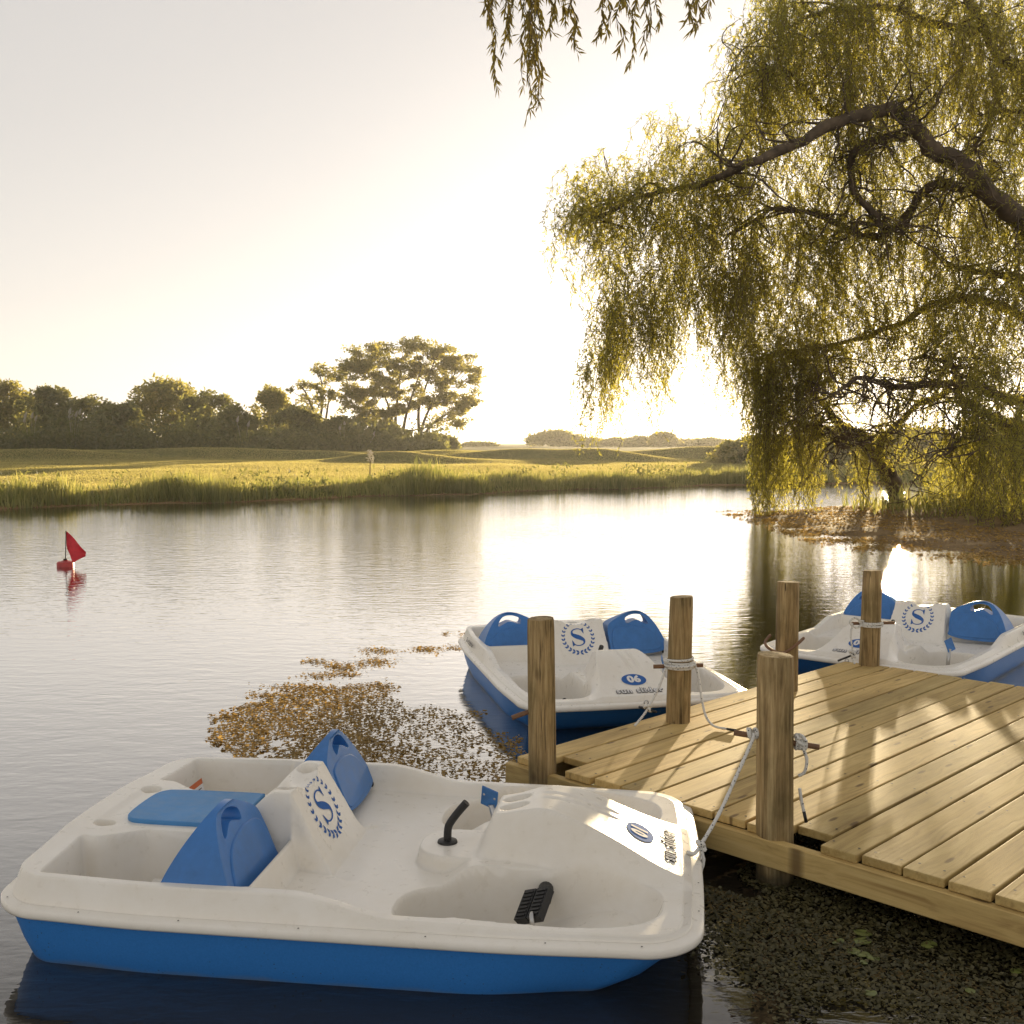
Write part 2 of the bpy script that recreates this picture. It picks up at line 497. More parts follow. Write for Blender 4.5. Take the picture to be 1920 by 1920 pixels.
# ------------------------------------------------------------------ water and land
wv = [(-480, -60, 0), (480, -60, 0), (480, 690, 0), (-480, 690, 0)]
water = link('lake_water', np_mesh('lake_water', wv, [[[0, 1, 2, 3]]]), M['water'])
tag(water, kind='structure')

SH = np.array([(-900, -40), (-60, 4), (-30, 20), (-14.6, 30.9), (-7, 36.0), (-1.2, 40.6), (5, 45), (10.5, 48.3), (20, 51), (35, 52), (80, 46), (900, 20)])
MOUNDS = [(90, 74, .62, 6, 2.6), (330, 80, .52, 9, 3.0), (560, 78, .50, 9, 2.8), (745, 71, .66, 4.2, 2.3), (860, 84, .45, 6, 3), (985, 80, .72, 5, 2.6), (1125, 77, .74, 4.2, 2.4), (1270, 86, .55, 7, 3), (-200, 80, .6, 10, 3), (1420, 84, .5, 7, 3), (480, 88, .35, 30, 4)]
def shore_d(x, y):
    ys = np.interp(x, SH[:, 0], SH[:, 1]) + .5 * np.sin(x * .9) + .3 * np.sin(x * 2.3 + 1)
    return (y - ys) * .82
def ground_z(x, y):
    x = np.asarray(x, float); y = np.asarray(y, float)
    d = shore_d(x, y)
    z = np.where(d < 0, np.maximum(-1.2, d * .5), 0)
    z = z + .26 * smst(0, 1.6, d) + .42 * smst(2, 30, d) + .45 * smst(30, 70, d)
    for px, Y, h, sx, sy in MOUNDS:
        mx = (px - 960) / FPX * Y
        z = z + h * np.exp(-((x - mx) / sx) ** 2 - ((y - Y) / sy) ** 2)
    z = z + .05 * vnoise(x * .5, y * .5, 3) * smst(1, 6, d)
    return z
gx = np.concatenate([-np.geomspace(480, 70, 20), np.linspace(-66, 70, 230), np.geomspace(74, 480, 20)])
gy = np.concatenate([np.linspace(-40, 20, 14), np.linspace(22, 112, 190), np.geomspace(114, 690, 24)])
GX, GY = np.meshgrid(gx, gy)
def grid_faces(nx, ny):
    i = np.arange(ny - 1)[:, None] * nx; j = np.arange(nx - 1)[None, :]
    return np.stack([i + j, i + j + 1, i + nx + j + 1, i + nx + j], -1).reshape(-1, 4)
ground = link('ground', np_mesh('ground', np.stack([GX, GY, ground_z(GX, GY)], -1).reshape(-1, 3), [grid_faces(len(gx), len(gy))], True), M['ground'])
tag(ground, kind='structure')

# low muddy spit under the willow
SP = catmull([(6.6, 28.6), (6.25, 25.5), (6.5, 22.6), (6.9, 20.4), (7.5, 18.7), (8.6, 17.4), (12, 16), (20, 14), (34, 12), (40, 30), (30, 41), (19, 37.5), (13.6, 34.6), (10.4, 33.0), (8.3, 31.0)], 8, True)[:, :2]
def poly_sd(P, x, y):
    """signed distance, positive inside"""
    x = np.asarray(x, float).ravel(); y = np.asarray(y, float).ravel()
    best = np.full(x.shape, 1e9); ins = np.zeros(x.shape, bool)
    for i in range(len(P)):
        a = P[i]; b = P[(i + 1) % len(P)]
        e = b - a; t = np.clip(((x - a[0]) * e[0] + (y - a[1]) * e[1]) / (e @ e), 0, 1)
        best = np.minimum(best, np.hypot(x - a[0] - t * e[0], y - a[1] - t * e[1]))
        c = ((a[1] > y) != (b[1] > y))
        with np.errstate(divide='ignore', invalid='ignore'):
            ins ^= c & (x < (b[0] - a[0]) * (y - a[1]) / (b[1] - a[1]) + a[0])
    return np.where(ins, best, -best)
def bank_z(x, y):
    sh = np.shape(x)
    d = poly_sd(SP, x, y).reshape(sh)
    d = d + .25 * vnoise(np.asarray(x) * 1.3, np.asarray(y) * 1.3, 5)
    return np.where(d < 0, np.maximum(d * .15, -.5), .10 * smst(0, 1.2, d) + .30 * smst(2.2, 6, d)) + .015 * vnoise(np.asarray(x) * 4, np.asarray(y) * 4, 9) * smst(0, .6, d)
bx_ = np.linspace(5, 42, 190); by_ = np.linspace(10, 44, 180)
BX, BY = np.meshgrid(bx_, by_)
bank = link('muddy_bank', np_mesh('muddy_bank', np.stack([BX, BY, bank_z(BX, BY)], -1).reshape(-1, 3), [grid_faces(len(bx_), len(by_))], True), M['mud'])
tag(bank, kind='structure')

# ------------------------------------------------------------------ grass
def blades(P, h, w, lean=.35, bend=.35, face=None):
    """P (n,3) roots, h (n) heights, w (n) widths: two-segment pointed blades"""
    n = len(P)
    a = rng.uniform(0, 2 * np.pi, n) if face is None else face + rng.normal(0, .9, n)
    s = np.stack([np.cos(a), np.sin(a), np.zeros(n)], -1)
    la = rng.uniform(0, 2 * np.pi, n)
    l = np.stack([np.cos(la), np.sin(la), np.zeros(n)], -1) * (rng.uniform(0, lean, n) * h)[:, None]
    up = np.zeros((n, 3)); up[:, 2] = h
    w2 = (w / 2)[:, None]
    m = P + up * .55 + l * bend
    t = P + up * rng.uniform(.9, 1.0, n)[:, None] + l
    V = np.stack([P - s * w2, P + s * w2, m + s * w2 * .75, m - s * w2 * .75, t], 1).reshape(-1, 3)
    b = np.arange(n) * 5
    Q = np.stack([b, b + 1, b + 2, b + 3], -1); T = np.stack([b + 3, b + 2, b + 4], -1)
    at = np.repeat(rng.uniform(0, 1, n), 5)
    return V, Q, T, at
def grass_obj(name, P, h, w, mat, **k):
    V, Q, T, at = blades(P, h, w, **k)
    return link(name, np_mesh(name, V, [Q, T], False, at), mat)

# far-bank reeds along the water
n = 80000
x = rng.uniform(-24, 34, n); d = np.abs(rng.normal(0, 1, n)) * 2.3 + .12 + .35 * smst(-.2, .8, vnoise(x * .55, x * 0, 23))
y = np.interp(x, SH[:, 0], SH[:, 1]) + .5 * np.sin(x * .9) + .3 * np.sin(x * 2.3 + 1) + d / .82
cl = vnoise(x * .9, y * .9, 21)
dense = 1.0 + .35 * cl
c2_ = vnoise(x * 3.1, y * 3.1, 22)
h = np.clip((.40 + .24 * cl + .20 * c2_ + rng.normal(0, .13, n)) * (1 - .13 * d), .08, 1.5)
h = h * (.92 + .30 * smst(2, -10, x))
h = np.where(rng.uniform(0, 1, n) < .03, h * 1.25 + .08, h)
tall = np.exp(-((x + 3.0) / 1.6) ** 2) * (d < 2.2)
h = h * (1 + .55 * tall)
keep = rng.uniform(0, 1, n) < np.clip(.72 + .4 * cl, .2, 1)
P = np.stack([x, y, ground_z(x, y) - .02], -1)[keep]
o = grass_obj('reed_bed', P, h[keep], rng.uniform(.02, .05, keep.sum()), M['reed'], lean=.42, face=0.0)
tag(o, 'tall green and straw reeds along the far waterline', 'reeds', kind='stuff')
# broad-leaved waterside plants among the reeds
n = 9000
x = rng.uniform(-24, 34, n); d = .5 + np.abs(rng.normal(0, 1.3, n))
y = np.interp(x, SH[:, 0], SH[:, 1]) + .5 * np.sin(x * .9) + .3 * np.sin(x * 2.3 + 1) + d / .82
pk = vnoise(x * 1.3, y * 1.3, 26) > .15
x, y = x[pk], y[pk]
P = np.stack([x, y, ground_z(x, y) + rng.uniform(.05, .75, len(x)) ** 1.2], -1)
SHORE_PLANTS = (P, len(x))
# meadow turf
n = 1170000
Y = rng.uniform(34, 98, n) ** 1.0; u = rng.uniform(-.56, .46, n)
x = u * Y; d = shore_d(x, Y)
k = d > 1.2
x, Y, d = x[k], Y[k], d[k]
c = vnoise(x * .25, Y * .25, 31)
h = np.clip(.045 + .03 * c + rng.normal(0, .012, len(x)) + .26 * np.exp(-d / 3.5), .025, .5)
P = np.stack([x, Y, ground_z(x, Y) - .01], -1)
o = grass_obj('meadow_grass', P, h, rng.uniform(.02, .045, len(x)), M['lawn'], lean=.8, face=0.0)
tag(o, 'sunlit golden turf of the mounded meadow', 'grass', kind='stuff')
# grass on the spit around the willow trunk
n = 42000
x = rng.uniform(6.5, 30, n); y = rng.uniform(14, 40, n)
dd = poly_sd(SP, x, y)
a = smst(.4, 3.2, dd + vnoise(x * .8, y * .8, 41)) * (smst(9.2, 12, x + .25 * (y - 24)))
k = rng.uniform(0, 1, n) < a * .9
P = np.stack([x, y, bank_z(x, y)], -1)[k]
hh = np.clip(.42 + .30 * vnoise(P[:, 0] * .9, P[:, 1] * .9, 43) + rng.normal(0, .1, k.sum()), .08, .95)
o = grass_obj('bank_grass', P, hh, rng.uniform(.018, .04, k.sum()), M['reed'], lean=.8, face=0.0)
tag(o, 'long grass growing round the willow trunk', 'grass', kind='stuff')

# ------------------------------------------------------------------ foliage generators
def leaf_quads(C, T, L, W, rngl=rng):
    """diamond leaves at centres C along directions T"""
    n = len(C)
    T = T / (np.linalg.norm(T, axis=1)[:, None] + 1e-9)
    r = rngl.normal(0, 1, (n, 3)); S = np.cross(T, r); S /= np.linalg.norm(S, axis=1)[:, None] + 1e-9
    N = np.cross(T, S)
    L = np.broadcast_to(L, (n,))[:, None]; W = np.broadcast_to(W, (n,))[:, None]
    V = np.stack([C, C + T * L * .45 + S * W * .5 + N * L * .05, C + T * L, C + T * L * .45 - S * W * .5 + N * L * .05], 1).reshape(-1, 3)
    b = np.arange(n) * 4
    return V, np.stack([b, b + 1, b + 2, b + 3], -1)

def strands(S0, length, spread, step=.075, curl=.05, leafL=.09, leafW=.018, per=2):
    """drooping curly withes from the points S0; returns leaf mesh arrays and withe ribbons"""
    n = len(S0)
    K = int(max(length) / step) + 2
    t = np.arange(K)[None, :] * step
    a = rng.uniform(0, 2 * np.pi, n)
    out = np.stack([np.cos(a), np.sin(a), np.zeros(n)], -1) * rng.uniform(.25, 1, n)[:, None] * np.broadcast_to(spread, (n,))[:, None]
    rise = rng.uniform(-.15, .45, n) * np.broadcast_to(spread, (n,))
    e = 1 - np.exp(-t / .55)
    P = S0[:, None, :] + out[:, None, :] * e[..., None]
    P[..., 2] += rise[:, None] * e * np.exp(-t * .8) - np.maximum(0, t - .45 * e) * .97
    for k in range(3):
        f = rng.uniform(4, 14, (n, 1)); ph = rng.uniform(0, 6.28, (n, 1)); am = curl * rng.uniform(.3, 1, (n, 1)) * (6 / f)
        P[..., 0] += am * np.sin(f * t + ph); P[..., 1] += am * np.cos(f * t + ph * 1.7)
        P[..., 2] += .5 * am * np.sin(f * t + ph * .6)
    valid = t <= np.asarray(length)[:, None]
    T = np.gradient(P, axis=1)
    Vs, Qs, At = [], [], []
    off = 0
    sid = rng.uniform(0, 1, n)
    for r in range(per):
        k = valid & (rng.uniform(0, 1, valid.shape) < .82)
        C = P[k] + rng.normal(0, .012, (k.sum(), 3))
        D = T[k] / (np.linalg.norm(T[k], axis=1)[:, None] + 1e-9) + rng.normal(0, .75, (k.sum(), 3))
        m = k.sum()
        V, Q = leaf_quads(C, D, leafL * rng.uniform(.6, 1.25, m), leafW * rng.uniform(.7, 1.3, m))
        Vs.append(V); Qs.append(Q + off); off += len(V)
        sv = np.broadcast_to(sid[:, None], valid.shape)[k]
        At.append(np.repeat(np.clip(.6 * sv + .4 * rng.uniform(0, 1, m), 0, 1), 4))
    # withes as thin three-sided strips
    wv_, wf = [], []
    s = 2
    Pw = P[:, ::s]; vw = valid[:, ::s]; k2 = Pw.shape[1]
    rad = .0055
    ring = np.array([[1, 0], [-.5, .87], [-.5, -.87]]) * rad
    VW = Pw[:, :, None, :].repeat(3, 2)
    VW[..., 0] += ring[:, 0]; VW[..., 1] += ring[:, 1]
    idx = np.arange(n * k2 * 3).reshape(n, k2, 3)
    seg = vw[:, 1:]
    a0, a1 = idx[:, :-1], idx[:, 1:]
    F = np.concatenate([np.stack([a0[..., j], a0[..., (j + 1) % 3], a1[..., (j + 1) % 3], a1[..., j]], -1)[seg] for j in range(3)])
    return (np.vstack(Vs), np.vstack(Qs), np.concatenate(At)), (VW.reshape(-1, 3), F)

def curly(p0, d0, length, n=10, wob=.35, grav=-.05):
    p = np.array(p0, float); d = np.array(d0, float); d /= np.linalg.norm(d)
    out = [p.copy()]
    w = rng.normal(0, 1, 3)
    for i in range(n):
        w = .6 * w + .8 * rng.normal(0, 1, 3)
        d = d + wob * w * .6; d[2] += grav; d /= np.linalg.norm(d)
        p = p + d * length / n; out.append(p.copy())
    return np.array(out)

P, n = SHORE_PLANTS
V, Q = leaf_quads(P, rng.normal(0, 1, (n, 3)) + (0, 0, .6), rng.uniform(.10, .26, n), rng.uniform(.05, .12, n))
o = link('waterside_plants', np_mesh('waterside_plants', V, [Q], False, np.repeat(rng.uniform(0, 1, n), 4)), M['bush_leaf'])
tag(o, 'leafy green plants among the reeds of the far waterline', 'waterside plants', kind='stuff')

# ------------------------------------------------------------------ the big willow
def build_willow():
    root = empty('willow_tree', (15.9, 30, .3))
    tag(root, 'huge corkscrew willow trailing its branches over the water at right', 'tree')
    def local(P): return np.asarray([tuple(q) for q in P], float) - np.array(root.location)
    limbs = []
    def limb(pix, r0, r1, name='limb', sides=9):
        P = catmull([pt(*q) for q in pix], 6)
        P = P + np.cumsum(rng.normal(0, .035, P.shape), 0)
        r = .80 * np.linspace(r0, r1, len(P)) * (1 + .10 * np.sin(np.arange(len(P)) * 1.3))
        MB().tube(local(P), r, sides).build(name, M['bark'], root, True)
        limbs.append((P, r))
        return P
    limb([(2075, 965, 30.3), (2062, 860, 30.2), (2030, 740, 30), (2050, 600, 29.6), (1990, 470, 29.2)], .55, .34, 'trunk', 14)
    limb([(1692, 958, 31.2), (1688, 915, 31.1), (1672, 872, 31), (1648, 838, 30.8), (1612, 815, 30.6)], .33, .20, 'trunk', 12)
    limb([(1995, 480, 29.2), (1930, 420, 28.0), (1866, 374, 26.2), (1800, 318, 25.9), (1742, 300, 25.6), (1706, 255, 25.4), (1655, 222, 25.1), (1580, 228, 24.6), (1480, 270, 24.2), (1390, 312, 23.8), (1300, 345, 25.8), (1200, 372, 25.4), (1110, 420, 25.2)], .36, .04)
    limb([(1702, 262, 25.4), (1650, 262, 25.3), (1604, 282, 25.4), (1590, 330, 25.6), (1636, 392, 25.8), (1668, 426, 25.8), (1720, 436, 26.0)], .13, .09)
    limb([(1866, 380, 26.2), (1790, 345, 26.4), (1742, 352, 26.6), (1700, 410, 26.8), (1650, 432, 26.9), (1570, 398, 26.9), (1480, 398, 26.8), (1400, 440, 26.6)], .17, .05)
    limb([(1990, 520, 29.4), (1905, 515, 29), (1855, 505, 28.6), (1800, 478, 28.4)], .16, .06)
    limb([(2045, 620, 29.8), (1960, 600, 30), (1850, 560, 30.3), (1760, 560, 30.6), (1650, 610, 30.8), (1540, 640, 30.6), (1450, 660, 30.4)], .20, .05)
    limb([(2030, 745, 30), (1900, 755, 28.4), (1790, 738, 27.6), (1690, 752, 27.2), (1600, 742, 27), (1540, 770, 26.8)], .20, .04)
    limb([(2040, 800, 30), (1920, 826, 29), (1850, 800, 28.6), (1800, 768, 28.2), (1770, 715, 28), (1700, 690, 28)], .22, .05)
    limb([(2035, 840, 30.1), (1940, 832, 27), (1880, 800, 25.4), (1820, 815, 24.6), (1790, 850, 24.2)], .15, .03)
    limb([(1612, 815, 30.6), (1560, 790, 30.4), (1520, 745, 30.2), (1490, 690, 30)], .16, .05)
    limb([(1650, 838, 30.8), (1690, 780, 30.5), (1760, 735, 30), (1850, 690, 29.5)], .14, .06)
    limb([(1626, 824, 30.7), (1580, 835, 29.6), (1545, 800, 29), (1500, 800, 28.6)], .10, .03)
    limb([(1990, 470, 29.2), (1960, 300, 28.5), (1905, 160, 27.8), (1840, 60, 27.3), (1780, -60, 27)], .26, .10)
    limb([(1940, 220, 28.1), (1870, 210, 27.4), (1830, 262, 27), (1805, 300, 26.8)], .09, .03)
    limb([(1840, 60, 27.3), (1740, 40, 27), (1640, 10, 26.8), (1540, 20, 26.5), (1450, 60, 26.2)], .14, .04)
    limb([(1580, 228, 27), (1520, 180, 26.6), (1470, 120, 26.2), (1420, 100, 26)], .10, .03)
    # crooked branchlets off every limb
    tw = MB(); starts = []
    for P, r in limbs[2:]:
        L = len(P)
        low = P[:, 2].mean() < 7.2
        for q in range(int(L * (1.3 if low else .85))):
            i = rng.integers(3, L)
            d = rng.normal(0, 1, 3); d[2] = abs(d[2]) * .3 - .25; d[1] *= .8
            ln = rng.uniform(.7, 2.4)
            c = curly(P[i], d, ln, 11, .42, -.03)
            tw.tube(local(c), np.linspace(min(.035, r[i] * .7), .007, len(c)), 5, False)
            starts += [] if low and rng.uniform() < .75 else list(c[4:])
            for _ in range(5 if low else 3):
                j = rng.integers(3, len(c))
                e = curly(c[j], rng.normal(0, 1, 3) + (0, 0, -.3), rng.uniform(.4, 1.2), 7, .5, -.06)
                tw.tube(local(e), np.linspace(.014, .006, len(e)), 4, False)
                starts += [] if low and rng.uniform() < .75 else list(e[3:])
    o = tw.build('branchlets', M['bark'], root, True); o['kind'] = 'stuff'
    # foliage: (x0,x1,y0,y1, Y0,Y1, n, len0,len1, spread)
    lobes = [
        (1075, 1240, 300, 430, 24.2, 27.0, 230, .6, 1.5, .6), (1230, 1420, 235, 420, 24.5, 28, 430, .6, 1.7, .7),
        (1020, 1090, 395, 450, 24.8, 26, 26, .25, .75, .35), (1060, 1180, 380, 500, 24.5, 26.5, 90, .6, 1.3, .5),
        (1115, 1250, 470, 640, 25, 28, 150, 1.3, 2.6, .5), (1096, 1165, 560, 690, 25.5, 28, 80, 1.3, 2.5, .3),
        (1165, 1260, 500, 620, 25.5, 28, 75, 1.1, 1.9, .4),
        (1240, 1410, 400, 560, 25, 29, 300, 1.2, 2.4, .6), (1280, 1400, 520, 600, 26, 29, 80, .9, 1.8, .4),
        (1375, 1480, 60, 260, 25, 28, 260, .7, 1.7, .7), (1425, 1620, -60, 200, 24.5, 29, 560, .9, 2.2, .8),
        (1600, 1960, -80, 170, 25, 30, 820, 1.0, 2.6, .9), (1620, 1960, 150, 420, 26.5, 32, 600, 1.0, 2.4, .9),
        (1430, 1640, 230, 460, 25.8, 30.5, 420, .8, 2.0, .8), (1410, 1560, 420, 640, 26.5, 31, 360, .9, 2.3, .7),
        (1540, 1780, 400, 640, 27, 32, 430, .9, 2.3, .8), (1740, 1960, 400, 660, 26, 32, 460, 1.0, 2.5, .9),
        (1400, 1600, 610, 720, 27.5, 31.5, 210, 1.0, 2.2, .6), (1560, 1780, 620, 740, 27, 33, 110, .5, 1.4, .8),
        (1750, 1960, 640, 780, 24, 31, 120, .7, 1.8, .8),
        (1405, 1540, 660, 780, 27.5, 29.6, 190, 2.6, 4.6, .22), (1372, 1430, 620, 720, 28, 30, 80, 1.2, 2.2, .4),
        (1600, 1670, 770, 830, 28, 30.5, 36, 1.5, 2.6, .25), (1770, 1830, 740, 820, 24, 26, 54, 1.8, 3.0, .25),
        (1815, 1930, 760, 860, 22, 25.5, 100, 1.6, 3.0, .30), (1690, 1930, 790, 880, 32, 36, 60, .6, 1.3, .7),
        (1240, 1275, 690, 730, 26.5, 27, 4, .4, .8, .2), (1040, 1120, 330, 400, 25, 26, 40, .4, .9, .5),
    ]
    S0, LN, SPd = [], [], []
    for x0, x1, y0, y1, Y0, Y1, n, l0, l1, sp in lobes:
        n = int(n * 1.3)
        m = 15 if sp <= .35 else 6
        for q in range(n):
            if q % m == 0: cx, cy, cY = rng.uniform(x0, x1), rng.uniform(y0, y1), rng.uniform(Y0, Y1)
            S0.append(tuple(pt(cx + rng.normal(0, 5.5 if sp <= .35 else 17), cy + rng.normal(0, 18), cY + rng.normal(0, .25))))
            LN.append(l0 * .8 + (l1 * 1.18 - l0 * .8) * rng.beta(1.3, 1.5)); SPd.append(sp)
    starts = np.array(starts)
    pick = starts[rng.integers(0, len(starts), 1300)]
    S0 = np.vstack([np.array(S0), pick]); LN = np.concatenate([LN, rng.uniform(.3, 1.2, 1300)]); SPd = np.concatenate([SPd, np.full(1300, .6)])
    LN = np.minimum(LN, S0[:, 2] + .75)
    LN = np.maximum(LN, .2)
    (V, Q, A), (WV, WF) = strands(S0, LN, SPd, .064, .075, .115, .024, 2)
    V[:, 2] = np.maximum(V[:, 2], .02)
    o = link('foliage', np_mesh('foliage', V - np.array(root.location), [Q], False, A), M['willow'], root); o['kind'] = 'stuff'
    o = link('withes', np_mesh('withes', WV - np.array(root.location), [WF]), M['bark'], root); o['kind'] = 'stuff'
    return len(Q)
NWIL = build_willow()

# ------------------------------------------------------------------ a nearer willow whose lowest branch hangs into the picture
def build_near_willow():
    base = Vector((10.5, 7.5, 0))
    root = empty('willow_tree', base)
    tag(root, 'nearer willow reaching thin leafy withes in from the top edge of the view', 'tree')
    loc = lambda P: np.asarray([tuple(q) for q in P], float) - np.array(base)
    tr = catmull([(10.5, 7.5, -.4), (10.3, 7.6, 1.5), (10.0, 7.9, 3.2), (9.6, 8.2, 5.0), (9.4, 8.5, 7.0)], 6)
    MB().tube(loc(tr), np.linspace(.34, .2, len(tr)), 12).build('trunk', M['bark'], root, True)
    li = catmull([(9.7, 8.1, 4.8), (8.0, 8.4, 6.0), (5.5, 8.6, 6.75), (3.0, 8.7, 6.9), (1.2, 8.7, 6.75), (-.1, 8.7, 6.4)], 6)
    MB().tube(loc(li), np.linspace(.14, .02, len(li)), 9).build('limb', M['bark'], root, True)
    # withes: (top px, end py, n side leaves)
    tw = MB(); Vs, Qs, As = [], [], []; off = 0
    spec = [(912, 40, 8.7), (925, 110, 8.6), (940, 95, 8.7), (930, 160, 8.75), (952, 70, 8.5), (985, 120, 8.6), (995, 215, 8.7), (1005, 200, 8.65), (1012, 130, 8.8), (1020, 160, 8.6),
            (1000, 110, 8.5), (1030, 60, 8.6), (1070, 75, 8.7), (1085, 95, 8.6), (1060, 40, 8.8), (1130, 70, 8.6), (1150, 60, 8.7), (1165, 88, 8.5), (1185, 118, 8.7), (1205, 95, 8.6), (1215, 60, 8.6), (1240, 50, 8.7), (1280, 40, 8.6), (1295, 55, 8.7), (1312, 50, 8.6), (1335, 22, 8.6), (965, 55, 8.7), (1178, 50, 8.8), (975, 90, 8.7), (990, 160, 8.75), (1010, 185, 8.55), (900, 18, 8.6), (1040, 30, 8.7)]
    for tx, ey, Yd in spec:
        a = pt(tx + rng.uniform(-20, 25), -rng.uniform(95, 190), Yd); b = pt(tx, ey, Yd)
        k = 26
        t = np.linspace(0, 1, k)[:, None]
        P = np.array(a)[None] * (1 - t) + np.array(b)[None] * t
        ph = rng.uniform(0, 6.28, 3); f = rng.uniform(6, 13, 2)
        P[:, 0] += .02 * np.sin(f[0] * t[:, 0] * 2 + ph[0]) + .03 * np.sin(3 * t[:, 0] + ph[2]); P[:, 1] += .02 * np.sin(f[1] * t[:, 0] * 2 + ph[1])
        # joined to the limb above
        j = int(np.argmin(np.abs(li[:, 0] - P[0, 0])))
        P = np.vstack([li[j][None], (li[j] * .4 + P[0] * .6)[None] + (0, 0, .06), P])
        tw.tube(loc(P), np.linspace(.006, .0022, len(P)), 5, False)
        T = np.gradient(P, axis=0)
        for i in range(2, len(P)):
            m = rng.integers(2, 5)
            C = np.repeat(P[i][None], m, 0)
            D = T[i] / np.linalg.norm(T[i]) + rng.normal(0, .45, (m, 3)); D[:, 2] -= .35
            V, Q = leaf_quads(C, D, rng.uniform(.06, .12, m), rng.uniform(.012, .022, m))
            Vs.append(V); Qs.append(Q + off); off += len(V); As.append(np.repeat(rng.uniform(0, 1, m), 4))
    o = tw.build('withes', M['bark'], root, True); o['kind'] = 'stuff'
    o = link('foliage', np_mesh('foliage', loc(np.vstack(Vs)), [np.vstack(Qs)], False, np.concatenate(As)), M['willow_near'], root); o['kind'] = 'stuff'
build_near_willow()

# ------------------------------------------------------------------ trees and bushes across the water
def clump_cloud(blobs, size, n_per, flat=.7):
    """leaf-clump quads through a set of ellipsoids (c, rx, ry, rz)"""
    Cs = []
    for c, rx, ry, rz, m in blobs:
        d = rng.normal(0, 1, (m, 3)); d /= np.linalg.norm(d, axis=1)[:, None]
        r = rng.uniform(.25, 1.06, m) ** .55
        Cs.append(np.array(c) + d * r[:, None] * np.array([rx, ry, rz]))
    C = np.vstack(Cs); n = len(C)
    D = rng.normal(0, 1, (n, 3)); D[:, 2] *= flat
    V, Q = leaf_quads(C - 0, D, size * rng.uniform(.6, 1.4, n), size * .62 * rng.uniform(.6, 1.3, n))
    return V, Q, np.repeat(rng.uniform(0, 1, n), 4)

def bush_tree(name, label, cat, group, px, Y, hpx_top, half_px, leaf='bush_leaf', dens=1.0, size=.34, trunk=True):
    x = (px - 960) / FPX * Y
    z = float(ground_z(x, Y))
    top = pt(px, hpx_top, Y).z - z
    hw = half_px / FPX * Y
    root = empty(name, (x, Y, z))
    tag(root, label, cat, group)
    if trunk:
        mb = MB()
        for k in range(3):
            e = (rng.uniform(-.5, .5) * hw, rng.uniform(-.4, .4) * hw, top * rng.uniform(.55, .8))
            mb.tube(curly((rng.uniform(-.15, .15), 0, -.2), e, np.linalg.norm(e), 8, .12, .02), np.linspace(.12, .03, 9) * (1 + top * .03), 6, False)
        mb.build('trunk', M['farbark'], root, True)
    blobs = []
    nb = max(12, int(12 + hw * 4.5))
    for k in range(nb):
        u = rng.uniform(-1, 1); lim = math.sqrt(max(.06, 1 - u * u * .85))
        cz = top * (rng.uniform(.10, .86) * lim + .04)
        s = rng.uniform(.22, .40)
        cz = min(cz, top * (1 - .45 * u * u) - top * s * .5)
        blobs.append(((u * hw * .82, rng.uniform(-.6, .6) * hw * .7, cz), hw * s + .35, hw * s + .35, top * s * .55 + .2, int(240 * dens)))
    for k in range(14):     # tufts on the outline
        u = rng.uniform(-.75, .75)
        blobs.append(((u * hw, rng.uniform(-.3, .3) * hw, top * (.94 - .40 * u * u) * rng.uniform(.84, 1.0)), .4 + hw * .12, .6, min(.45, .12 * top), int(90 * dens)))
    V, Q, A = clump_cloud(blobs, size, 0)
    V[:, 2] = np.maximum(V[:, 2], 0)
    link('crown', np_mesh('crown', V, [Q], False, A), M[leaf], root)['kind'] = 'stuff'
    return root

TREES = [  # px, Y, top py, half width px, leaf, density, label
    (20, 104, 712, 60, 'tree_leaf', 1.1, 'yellow-green tree at the far left edge of the treeline'),
    (95, 100, 722, 62, 'bush_leaf', 1.2, 'rounded olive tree second from the left in the treeline, behind two pampas clumps'),
    (175, 102, 742, 62, 'bush_leaf', 1.2, 'dark low tree in the dip of the treeline left of the dome-shaped tree'),
    (232, 98, 752, 52, 'bush_leaf', 1.1, 'dark bushy tree crouching at the left foot of the dome-shaped tree'),
    (312, 106, 708, 74, 'tree_leaf', 1.3, 'broad dome-shaped tree, tallest of the left treeline'),
    (392, 102, 728, 60, 'bush_leaf', 1.2, 'olive tree sloping down from the right of the dome-shaped tree'),
    (445, 98, 764, 48, 'bush_leaf', 1.2, 'low dark tree in the second dip of the treeline'),
    (512, 102, 726, 42, 'tree_leaf', 1.0, 'narrow ragged tree with golden top in the middle of the treeline'),
    (560, 98, 762, 50, 'bush_leaf', 1.2, 'dense shrubby tree under the thin open tree'),
    (640, 98, 782, 46, 'bush_leaf', 1.1, 'dark thicket at the left foot of the umbrella tree'),
    (815, 98, 815, 44, 'bush_leaf', .9, 'low bush under the right side of the umbrella tree'),
    (720, 98, 795, 46, 'bush_leaf', 1.0, 'dark undergrowth bush round the stems of the umbrella tree'),
]
for px, Y, tp, hw, lf, dn, lb in TREES:
    bush_tree('treeline_tree', lb, 'tree', 'trees across the water', px, Y, tp, hw, lf, dn)
for px, Y, tp, hw in [(-60, 104, 715, 60)]:
    bush_tree('treeline_tree', 'tree half cut off by the left edge of the view', 'tree', 'trees across the water', px, Y, tp, hw, 'bush_leaf', .8)
